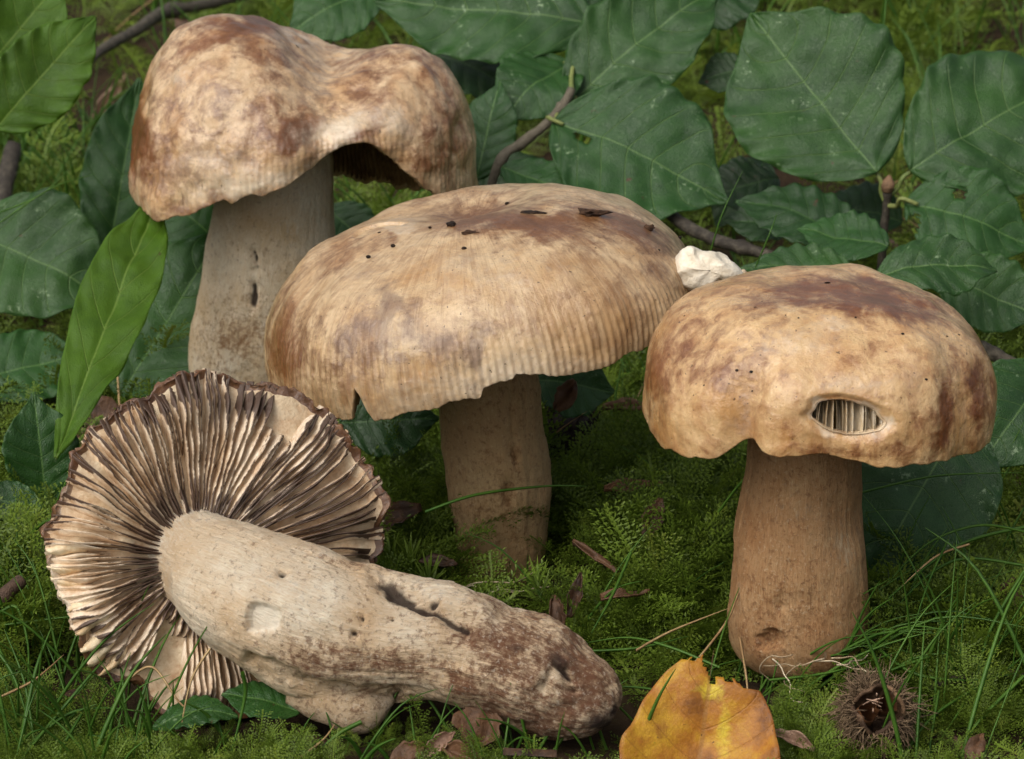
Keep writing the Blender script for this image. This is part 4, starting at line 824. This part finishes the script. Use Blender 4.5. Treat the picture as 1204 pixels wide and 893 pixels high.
crumb_on(capc, 694, 250, .0021, 'largest dark crumb on the far side of the tan cap', .5, 1.7)
crumb_on(capc, 628, 249, .0014, 'ragged dark crumb beside the dip of the tan cap', .4, 1.9)
crumb_on(capc, 531, 263, .0012, 'small round dark crumb left of the dip of the tan cap')
crumb_on(capc, 551, 272, .0012, 'thin dark crumb below the dip of the tan cap', .4, 1.9)
crumb_on(capc, 764, 267, .0012, 'dark crumb near the torn white edge of the tan cap', .6, 1.1)
sm = [(x, y) for x, y in [(460, 287), (505, 265), (583, 267), (661, 262), (670, 247), (595, 237), (447, 272), (700, 290), (775, 292), (620, 300), (545, 290), (432, 300), (802, 278)]]
parts = []
for x, y in sm:
    c = on_cap(capc, x, y); u2, v2 = np.meshgrid(np.linspace(.1, np.pi - .1, 5), np.linspace(0, 2 * np.pi, 6, endpoint=False), indexing='ij'); r = rng.uniform(.0003, .0006)
    parts.append(((c + r * np.stack([np.sin(u2) * np.cos(v2) * 1.4, np.sin(u2) * np.sin(v2), np.cos(u2)], -1)).reshape(-1, 3), grid(5, 6, True)))
for k in range(16):
    c = on_cap(capr, rng.uniform(790, 1130), rng.uniform(345, 470)); r = rng.uniform(.00015, .0004)
    parts.append(((c + r * np.stack([np.sin(u2) * np.cos(v2) * 1.4, np.sin(u2) * np.sin(v2), np.cos(u2)], -1)).reshape(-1, 3), grid(5, 6, True)))
V, F = join(parts); mk('soil_specks', V, F, M['soilbit'], props={'kind': 'stuff', 'label': 'tiny dark specks of soil scattered on the caps', 'category': 'soil'})

# ------------------------------------------------------------------ dry leaf scraps
def scrap(px, py, z, size, label, mat='litter', el=60, az=0, curl=.5, wide=.6, rot=0.0, name='dry_leaf', group=None):
    size *= .78; c = onz(px, py, z); e, a = math.radians(el), math.radians(az); n = np.array([math.sin(a) * math.cos(e), -math.cos(a) * math.cos(e), math.sin(e)])
    x0 = np.cross(np.array([0, 1., 0.3]), n); x0 /= np.linalg.norm(x0); y0 = np.cross(n, x0); r_ = math.radians(rot); x = x0 * math.cos(r_) + y0 * math.sin(r_); y = np.cross(n, x)
    t_, u_ = np.meshgrid(np.linspace(0, 1, 16), np.linspace(-1, 1, 11), indexing='ij'); hw = size * wide / 2 * np.sin(np.pi * np.clip(t_, .03, .97) ** .85) ** .6
    sd_ = int(px + py * 3); hw = hw * (1 + .25 * vn(np.stack([t_ * 9, np.sign(u_) * 2, 0 * t_ + sd_], -1), 3))
    ang = u_ * curl * 1.4; rad = hw / max(curl * 1.4, .05)
    P = c + ((t_ - .5) * size)[..., None] * x + (np.sin(ang) * rad)[..., None] * y + ((1 - np.cos(ang)) * rad + size * .10 * vn(np.stack([t_ * 3, u_ * 2, 0 * t_ + sd_], -1), 5) - size * .18 * (t_ - .5) ** 2)[..., None] * n
    ob = mk(name, P, grid(16, 11, False), M[mat], None, c, props=tag(label, 'dry leaf', group)); so = ob.modifiers.new('thickness', 'SOLIDIFY'); so.thickness = .0003
    return ob
scrap(563, 848, .006, .017, 'brown dry leaf crumpled under the lying stem', el=30, rot=80, wide=.9)
scrap(516, 876, .005, .013, 'curled grey dry leaf in front of the lying stem', 'litter_pale', el=40, rot=40, curl=1.1)
scrap(545, 888, .004, .014, 'reddish dry leaf curled beside the grey one', el=50, rot=-20, curl=.9)
scrap(480, 886, .004, .012, 'orange brown dry leaf fragment at the front edge of the moss', el=50, rot=30)
scrap(122, 500, .012, .030, 'reddish brown dry leaf behind the standing bright leaf', el=40, rot=10, wide=.7)
scrap(128, 118, .03, .036, 'tan dry leaf rolled lengthwise beside the folded cap', 'litter_pale', el=30, rot=58, curl=1.3, wide=.3)
scrap(140, 36, .012, .040, 'pale dry leaf behind the grey branch', 'litter_pale', el=40, rot=15)
scrap(112, 22, .014, .030, 'small tan dry leaf beside the pale one behind the branch', 'litter_pale', el=40, rot=70)
scrap(1186, 706, .012, .016, 'red brown dry leaf scrap above the frayed husk', el=24, rot=70, curl=.5, wide=.7)
scrap(1020, 742, .008, .014, 'dull brown dry leaf tucked against the stout stem', el=30, rot=80)
scrap(676, 700, .012, .016, 'dark folded dry leaf in the moss between the stems', 'litter', el=20, rot=75, curl=1.2, wide=.5)
scrap(655, 720, .010, .012, 'small dark dry leaf beside the folded one', 'litter', el=30, rot=100, curl=.9)
scrap(735, 698, .014, .017, 'orange brown dry needle leaf lying on the moss', 'litter', el=70, rot=8, wide=.22)
scrap(700, 655, .018, .020, 'narrow brown bud scale leaning in the moss', 'litter', el=50, rot=-38, wide=.18)
scrap(515, 662, .012, .014, 'orange brown dry leaf against the foot of the tan stem', el=55, rot=-8, wide=.4)
scrap(455, 606, .018, .026, 'dark dry leaf in shade under the notched rim', el=50, rot=15)
scrap(768, 610, .02, .016, 'brown dry leaf scrap in the shaded moss', el=30, rot=70, wide=.5)
scrap(745, 572, .02, .022, 'tan dry leaf sliver by the long arching blade', el=60, rot=5, wide=.25)
scrap(735, 478, .02, .018, 'reddish dry scrap below the hanging green leaf', el=60, rot=0, wide=.4)
scrap(665, 465, .035, .014, 'brown dry fleck stuck on the hanging green leaf', el=30, rot=60, wide=.6)
scrap(80, 250, .02, .05, 'long dark dry strip in the shade behind the broad leaf', 'litter', el=60, rot=-8, wide=.1)
scrap(930, 870, .004, .016, 'pale shrivelled leaf stalk scrap beside the spiny husk', 'litter_pale', el=50, rot=-25, curl=1.2, wide=.4)
scrap(1146, 880, .004, .012, 'orange brown scale in the grass right of the husk', el=50, rot=60, wide=.5)
# small unnamed litter
parts = []
for k in range(420):
    x = rng.uniform(-.45, .45); y = rng.uniform(.6, 1.7); z = float(gz(x, y)) + rng.uniform(.002, .012); s_ = rng.uniform(.004, .016); a = rng.uniform(0, 6.28)
    dx, dy = np.array([math.cos(a), math.sin(a), rng.normal(0, .3)]), np.array([-math.sin(a), math.cos(a), rng.normal(0, .4)]) * rng.uniform(.15, .55)
    t_, u_ = np.meshgrid(np.linspace(-.5, .5, 5), np.linspace(-.5, .5, 4), indexing='ij'); w_ = np.cos(t_ * 2.9)
    P = np.array([x, y, z]) + s_ * (t_[..., None] * dx + (u_ * w_)[..., None] * dy + (rng.normal(0, .5) * u_ ** 2 + rng.normal(0, .3) * t_ ** 2)[..., None] * np.array([0, 0, 1.]))
    parts.append((P.reshape(-1, 3), grid(5, 4, False)))
V, F = join(parts); mk('leaf_litter', V, F, M['litter'], props={'kind': 'stuff', 'label': 'brown leaf litter fragments among the moss', 'category': 'leaf litter'})
# frayed husk remains on the right
fc = at(1170, 738, .715); fh = thing('frayed_husk', fc, 'frayed pale dried husk with tattered fibres in the grass', 'husk')
parts = []
for i in range(90):
    a = rng.normal(0, 1.0); d = np.array([math.cos(a - .2) * .9, rng.normal(-.3, .4), abs(math.sin(a)) * .8 + .2]); d /= np.linalg.norm(d); l = rng.uniform(.004, .0095)
    parts.append(tube(np.array([fc, fc + d * l * .5 + rng.normal(0, .0006, 3), fc + d * l + rng.normal(0, .0012, 3)]), [.0005, .0004, .0001], 5))
V, F = join(parts); mk('fibres', V, F, M['litter_pale'], fh, fc, props={'kind': 'stuff'})
V, F = tube(np.array([fc, fc + [-.006, -.004, -.005], fc + [-.010, -.006, -.010]]), [.0011, .0008, .0006], 7); mk('stalk', V, F, M['litter_pale'], fh, fc)

# ------------------------------------------------------------------ rootlets at the stem feet
def rootlets(label, px0, px1, py, Y, n, parent):
    for i in range(n):
        x = rng.uniform(px0, px1); P = [at(x, py + rng.uniform(-6, 10), Y - .004)]
        d = np.array([rng.choice([-1, 1]) * 1.0, -.4, 0.1])
        for k in range(6): d = d + rng.normal(0, .5, 3); d[2] = min(d[2], .1); d /= np.linalg.norm(d); P.append(P[-1] + d * .0028); P[-1][2] = max(P[-1][2], .004)
        V, F = tube(spline(P, 20), np.linspace(.00022, .0001, 20), 5); mk('rootlet', V, F, M['root'], parent, P[0])
rootlets('', 905, 985, 776, .672, 7, mr); rootlets('', 555, 610, 690, .735, 7, mc)

# ------------------------------------------------------------------ moss
def moss_shoot(L, nb, blen, up, seed, star=False):
    r = np.random.default_rng(seed); V, F, tip = [], [], []
    def lf(p, d, side, l, w):
        n0 = len(V); d = d / np.linalg.norm(d); s_ = np.cross(d, side); s_ /= max(np.linalg.norm(s_), 1e-6)
        V.extend([p - s_ * w * .5, p + d * l * .45 + side * w * .25 - s_ * w * .5, p + d * l, p + d * l * .45 + side * w * .25 + s_ * w * .5]); tip.extend([0, .25, 1, .25])
        F.append([n0, n0 + 1, n0 + 2, n0 + 3])
    if star:
        for k in range(34):
            z = L * (.25 + .75 * k / 34); a = k * 2.4; e = .25 + .9 * (k / 34); d = np.array([math.cos(a) * math.cos(e), math.sin(a) * math.cos(e), math.sin(e)])
            lf(np.array([0, 0, z]), d, np.array([0, 0, 1.]), blen * r.uniform(.8, 1.1), .0007)
        return np.array(V), np.array(F), np.array(tip)
    P = [np.zeros(3)]; d = np.array([1.0, 0, up])
    N_ = nb
    for k in range(N_): d = d + np.array([.0, r.normal(0, .06), -.03 + r.normal(0, .05)]); d /= np.linalg.norm(d); P.append(P[-1] + d * L / N_)
    P = np.array(P)
    for k in range(N_):
        t_ = k / N_; p = P[k]; ax = P[k + 1] - P[k]; ax /= np.linalg.norm(ax); sd_ = np.cross(np.array([0, 0, 1.]), ax); sd_ /= np.linalg.norm(sd_); upv = np.cross(ax, sd_)
        for s_ in (-1, 1):
            if r.random() < .12: continue
            bl = blen * (1 - .55 * t_) * (.5 + .9 * min(1, t_ * 3 + .4)) * r.uniform(.65, 1.1); bd = ax * r.uniform(.45, .8) + sd_ * s_ + upv * r.normal(.05, .22); bd /= np.linalg.norm(bd)
            nl = max(3, int(bl / .0008)); bs = np.cross(upv, bd)
            for j in range(nl):
                q = p + bd * bl * (j / nl); q = q + np.array([0, 0, -.15 * bl * (j / nl) ** 2])
                sgn = 1 if j % 2 else -1
                lf(q, bd * .9 + bs * sgn * .55 + upv * r.normal(.25, .25), upv, .0017 * (1 - .35 * j / nl), .00048)
            lf(p + bd * bl * .95, bd, upv, .0012, .0005)
        lf(p, ax + upv * .5, upv, .0016, .0009)
    for j in range(4): lf(P[-1], ax + sd_ * r.normal(0, .4) + upv * r.normal(.2, .3), upv, .0015, .0007)
    return np.array(V), np.array(F), np.array(tip)
vars_ = [moss_shoot(.026, 20, .0068, .5, 1), moss_shoot(.030, 24, .0058, .3, 2), moss_shoot(.022, 18, .0056, .7, 3), moss_shoot(.016, 14, .0042, 1.1, 4), moss_shoot(.028, 21, .0075, .4, 5), moss_shoot(.010, 1, .0075, 1, 6, True)]
def moss_points():
    pts = []
    def fill(n, y0, y1, wide, smin, smax_, keepf=1.0):
        y = rng.uniform(y0, y1, n * 3); x = rng.uniform(-1, 1, n * 3) * (y * .5 * 36 / LENS + wide)
        d = fbm(np.stack([x * 16, y * 16, 0 * x], -1), 91, 3); k = rng.random(n * 3) < np.clip(.55 + d * .9, .08, 1) * keepf; x, y = x[k][:n], y[k][:n]
        z = gz(x, y) + .0005 + .006 * np.clip(fbm(np.stack([x * 24, y * 24, 0 * x], -1), 95, 2), 0, 1)
        s = rng.uniform(smin, smax_, len(x)); pts.append(np.stack([x, y, z, s], 1))
    fill(4200, .58, .665, .05, .65, 1.35); fill(4300, .66, .80, .05, .65, 1.35); fill(4000, .80, 1.05, .06, .8, 1.5); fill(3200, 1.05, 1.8, .12, 1.0, 2.0)
    return np.vstack(pts)
pt_ = moss_points(); pt_[:, 3] *= .55 + .45 * sstep(.655, .71, pt_[:, 1]); n = len(pt_)
# keep the moss off the caps' undersides: shoots stay low, and none grows inside a stem foot
for o_, r_ in ((at(590, 655, YC), .011), (at(938, 775, YR), .0165), (at(296, 488, YB), .017)):
    pt_ = pt_[np.hypot(pt_[:, 0] - o_[0], pt_[:, 1] - o_[1]) > r_]
def inside(q, poly):
    p = np.array(poly, float); r = np.zeros(len(q), bool)
    for a, b in zip(p, np.roll(p, -1, 0)):
        c = (a[1] > q[:, 1]) != (b[1] > q[:, 1]); x = a[0] + (q[:, 1] - a[1]) / (b[1] - a[1] + 1e-9) * (b[0] - a[0]); r ^= c & (q[:, 0] < x)
    return r
# the lying mushroom, the autumn leaf and the husk press the moss down: it stays below what the photograph shows of them
for poly, yd in (([(60, 600), (75, 720), (140, 822), (200, 838), (290, 830), (350, 846), (400, 856), (440, 846), (465, 828), (520, 830), (590, 848), (650, 872), (690, 874), (725, 840), (725, 800), (570, 690), (420, 640), (450, 600), (270, 440)], .70), ([(727, 900), (745, 850), (775, 800), (820, 780), (885, 797), (930, 990), (715, 990)], .72), ([(200, 470), (215, 240), (410, 190), (390, 470)], .90), ([(850, 690), (1022, 690), (1012, 760), (978, 784), (892, 784), (860, 760)], .69), ([(980, 795), (1080, 795), (1085, 878), (980, 878)], .655)):
    for rnd_ in (0, 1):
        bad = np.zeros(len(pt_), bool)
        for hgt in (.024, .018, .012, .007, .002):
            q_ = proj(pt_[:, :3] + np.stack([0 * pt_[:, 3], 0 * pt_[:, 3], hgt * pt_[:, 3]], 1)); bad |= inside(q_, poly) & (pt_[:, 1] < yd)
        if rnd_ == 0: pt_[bad, 3] *= .38; pt_[bad, 2] -= .001
        else: pt_ = pt_[~bad]
n = len(pt_)
euler = np.stack([rng.normal(0, .35, n), rng.normal(-.25, .45, n), rng.uniform(0, 6.283, n)], 1); vid = rng.choice(5, n, p=[.25, .22, .2, .13, .2])
star = [(490, 650, .735), (470, 640, .74), (505, 655, .73), (1170, 690, .745), (1168, 700, .742), (1150, 640, .78), (640, 690, .73), (812, 610, .80), (805, 640, .79)]
stp = np.array([[*at(a, b, y), 1.2] for a, b, y in star]); stp[:, 2] = gz(stp[:, 0], stp[:, 1]) + .003
pt_ = np.vstack([pt_, stp]); euler = np.vstack([euler, rng.normal(0, .2, (len(stp), 3))]); vid = np.concatenate([vid, np.full(len(stp), 5)])
Vs, Fs, tips, vids = [], [], [], []; nn = 0
for k, (v, f, tp) in enumerate(vars_): Vs.append(v); Fs.append(f + nn); tips.append(tp); vids.append(np.full(len(v), k)); nn += len(v)
Vm = np.vstack(Vs + [pt_[:, :3]]); npnt = len(pt_)
mo = mk('moss', Vm, np.vstack(Fs), M['moss'], attrs={'tip': np.concatenate(tips + [np.zeros(npnt)]), 'variant': np.concatenate(vids + [np.full(npnt, -1.)]), 'pick': np.concatenate([np.zeros(nn), vid]),
    'size': np.concatenate([np.ones(nn), pt_[:, 3]]), 'turn': np.vstack([np.zeros((nn, 3)), euler])}, smooth=False, props={'kind': 'stuff', 'label': 'carpet of feathery green moss', 'category': 'moss'})
ng = bpy.data.node_groups.new('moss_scatter', 'GeometryNodeTree'); ng.interface.new_socket('Geometry', in_out='INPUT', socket_type='NodeSocketGeometry'); ng.interface.new_socket('Geometry', in_out='OUTPUT', socket_type='NodeSocketGeometry')
gi = ng.nodes.new('NodeGroupInput'); go = ng.nodes.new('NodeGroupOutput')
def na(nm, ty='FLOAT'):
    a = ng.nodes.new('GeometryNodeInputNamedAttribute'); a.data_type = ty; a.inputs[0].default_value = nm; return a.outputs[0]
def cmp(k):
    c = ng.nodes.new('FunctionNodeCompare'); c.data_type = 'FLOAT'; c.operation = 'EQUAL'; ng.links.new(na('variant'), c.inputs[0]); c.inputs[1].default_value = k; c.inputs['Epsilon'].default_value = .1; return c.outputs[0]
def sepg(sel):
    s = ng.nodes.new('GeometryNodeSeparateGeometry'); s.domain = 'POINT'; ng.links.new(gi.outputs[0], s.inputs[0]); ng.links.new(sel, s.inputs[1]); return s.outputs[0]
gti = ng.nodes.new('GeometryNodeGeometryToInstance')
for k in reversed(range(len(vars_))): ng.links.new(sepg(cmp(float(k))), gti.inputs[0])
# one instance per variant, joined
ng.nodes.remove(gti); jn = ng.nodes.new('GeometryNodeJoinGeometry')
for k in reversed(range(len(vars_))):
    g2 = ng.nodes.new('GeometryNodeGeometryToInstance'); ng.links.new(sepg(cmp(float(k))), g2.inputs[0]); ng.links.new(g2.outputs[0], jn.inputs[0])
iop = ng.nodes.new('GeometryNodeInstanceOnPoints'); ng.links.new(sepg(cmp(-1.0)), iop.inputs['Points']); ng.links.new(jn.outputs[0], iop.inputs['Instance']); iop.inputs['Pick Instance'].default_value = True
ng.links.new(na('pick'), iop.inputs['Instance Index']); ng.links.new(na('turn', 'FLOAT_VECTOR'), iop.inputs['Rotation']); ng.links.new(na('size'), iop.inputs['Scale']); ng.links.new(iop.outputs[0], go.inputs[0])
md = mo.modifiers.new('scatter', 'NODES'); md.node_group = ng

# ------------------------------------------------------------------ grass
def blade(P, w, nseg=12):
    P = spline(P, nseg); T, A, B = frames(P); t_ = np.linspace(0, 1, nseg); ww = w * np.clip(1.15 - t_ ** 2, .12, 1)[:, None]
    side = np.cross(T, np.array([.2, -1, .4])); side /= np.linalg.norm(side, axis=1)[:, None]; nrm = np.cross(side, T)
    V = np.stack([P - side * ww, P + nrm * ww * .6, P + side * ww, P - nrm * ww * .3], 1).reshape(-1, 3); return V, grid(nseg, 4, True)
gparts, dparts = [], []
def tuft(x, y, n, l0, l1, spread, w=.00045, lean=(0, 0), into=None):
    for i in range(n):
        a = rng.uniform(0, 6.283); l = rng.uniform(l0, l1); p = np.array([x + rng.normal(0, .004), y + rng.normal(0, .004), 0]); p[2] = float(gz(p[0], p[1]))
        h = np.array([math.cos(a) * spread + lean[0], math.sin(a) * spread + lean[1], 0]) * rng.uniform(.3, 1.1); hl = np.linalg.norm(h)
        P = [p, p + h * l * .3 + [0, 0, l * .36], p + h * l * .65 + [0, 0, l * .66], p + h * l * 1.05 + [0, 0, l * (.92 - .22 * rng.random() * hl)]]
        (gparts if into is None else into).append(blade(P, w * rng.choice([.6, .9, 1.2, 1.7], p=[.25, .4, .25, .1])))
# single long blades, followed through the moss
for P, w in [([(500, 602, .72), (560, 582, .725), (640, 572, .74), (690, 572, .75)], 1.0), ([(845, 602, .74), (880, 560, .735), (930, 540, .735), (975, 548, .74)], .9), ([(742, 650, .72), (720, 700, .70), (695, 745, .69)], 1.1), ([(846, 785, .665), (790, 762, .672), (740, 750, .68), (690, 756, .685)], 1.0),
        ([(690, 766, .68), (750, 762, .68), (810, 748, .684)], .9), ([(775, 812, .66), (745, 808, .66), (720, 808, .66)], .8), ([(470, 880, .648), (520, 800, .655), (545, 768, .64)], .0),
        ([(425, 849, .642), (400, 862, .642), (372, 885, .64)], 1.4), ([(285, 790, .64), (288, 820, .642), (270, 893, .638)], 1.2), ([(1204, 620, .72), (1130, 640, .71), (1060, 690, .70), (1000, 750, .69)], 1.1), ([(1204, 665, .71), (1120, 660, .71), (1050, 720, .70), (1020, 790, .68)], 1.0),
        ([(1015, 745, .69), (1070, 790, .67), (1140, 800, .668), (1204, 790, .67)], 1.1), ([(1030, 795, .67), (1100, 770, .675), (1204, 740, .69)], 1.0), ([(1204, 795, .66), (1150, 850, .65), (1120, 900, .645)], 1.2), ([(1204, 672, .69), (1165, 740, .68), (1140, 815, .665), (1090, 893, .645)], 1.2), ([(905, 800, .665), (980, 790, .668), (1060, 765, .675)], .9),
        ([(1104, 812, .66), (1096, 860, .65), (1092, 893, .645)], 1.0), ([(1060, 893, .64), (1100, 840, .655), (1180, 790, .67), (1215, 760, .68)], 1.0), ([(1010, 580, .74), (1100, 560, .745), (1204, 556, .75)], .8), ([(1204, 625, .70), (1150, 618, .71), (1090, 640, .71), (1040, 690, .70)], .9), ([(1115, 635, .70), (1090, 690, .69), (1065, 770, .675)], .8),
        ([(0, 720, .69), (20, 715, .69), (33, 760, .68), (32, 830, .66)], 1.1), ([(0, 770, .67), (18, 800, .665), (40, 870, .65)], 1.1), ([(25, 893, .64), (60, 850, .65), (110, 790, .66), (130, 770, .67)], 1.1), ([(30, 880, .645), (80, 840, .652), (130, 833, .655), (180, 840, .655)], 1.0), ([(65, 893, .64), (90, 850, .65), (112, 815, .66)], 1.0), ([(5, 735, .69), (60, 728, .69), (110, 722, .69)], .8), ([(40, 870, .65), (28, 800, .66), (5, 740, .67)], 1.0), ([(108, 865, .65), (150, 870, .65), (190, 866, .65), (250, 850, .655)], .8),
        ([(0, 262, .93), (60, 222, .935), (110, 205, .94)], .7), ([(0, 250, .93), (50, 228, .935), (90, 190, .94)], .7), ([(890, 398, .86), (880, 340, .86), (872, 300, .87)], .7), ([(835, 297, .84), (850, 250, .84), (874, 200, .845)], .6), ([(888, 315, .84), (905, 275, .84), (914, 250, .845)], .6), ([(1035, 75, 1.0), (1042, 0, 1.02), (1044, -20, 1.02)], .8)]:
    if w > 0: gparts.append(blade([at(*p) for p in P], .00042 * w, 22))
for k in range(30):
    px, py = rng.uniform(1000, 1230), rng.uniform(560, 900); c = onz(px, py, .0); tuft(c[0], c[1], 2, .025, .06, .7, .00036)
for k in range(44):
    px, py = rng.uniform(-30, 190), rng.uniform(690, 910); c = onz(px, py, .0); tuft(c[0], c[1], 3, .015, .045, .8, .00036)
for k in range(26):
    px, py = rng.uniform(560, 870), rng.uniform(560, 900); c = onz(px, py, .0); tuft(c[0], c[1], 1, .015, .04, 1.0, .00034)
for k in range(20):
    px, py = rng.uniform(200, 720), rng.uniform(850, 905); c = onz(px, py, .0); tuft(c[0], c[1], 2, .01, .03, .8, .00036)
for k in range(16):
    px, py = rng.uniform(880, 1010), rng.uniform(770, 800); c = onz(px, py, .0); tuft(c[0], c[1], 3, .02, .04, .6, .0004, lean=(.9, -.1))
for k in range(230):
    y = rng.uniform(.98, 1.75); x = rng.uniform(-1, 1) * (.18 * y + .12); tuft(x, y, 4, .02, .07, .8, .0005)
for k in range(40):
    px, py = rng.uniform(-20, 130), rng.uniform(180, 300); c = onz(px, py, .0); tuft(c[0], min(c[1], 1.2), 3, .02, .06, .8, .0004)
for k in range(40):
    px, py = rng.uniform(640, 860), rng.uniform(430, 560); c = onz(px, py, .0); tuft(c[0], c[1], 2, .02, .05, .6, .0004)
V, F = join(gparts); mk('grass', V, F, M['grass'], props={'kind': 'stuff', 'label': 'thin green grass blades', 'category': 'grass'})
for P in [[(800, 800, .66), (852, 735, .68), (873, 690, .69), (905, 665, .70)], [(748, 765, .67), (790, 742, .68), (858, 715, .69)], [(247, 763, .655), (225, 800, .65), (212, 860, .645)], [(150, 800, .66), (180, 785, .66), (215, 830, .652), (250, 838, .65)], [(0, 820, .655), (40, 800, .66), (75, 770, .67)], [(1140, 640, .70), (1100, 655, .70), (1060, 690, .69)], [(870, 750, .67), (878, 800, .66), (880, 840, .655)], [(350, 893, .64), (380, 870, .645), (395, 850, .65)]]:
    dparts.append(blade([at(*p) for p in P], .00034, 22))
for k in range(36):
    y = rng.uniform(.78, 1.6); x = rng.uniform(-1, 1) * (.18 * y + .06); tuft(x, y, 1, .02, .05, 1.4, .00034, into=dparts)
V, F = join(dparts); mk('dry_grass', V, F, M['drygrass'], props={'kind': 'stuff', 'label': 'dry straw coloured grass stems', 'category': 'grass'})
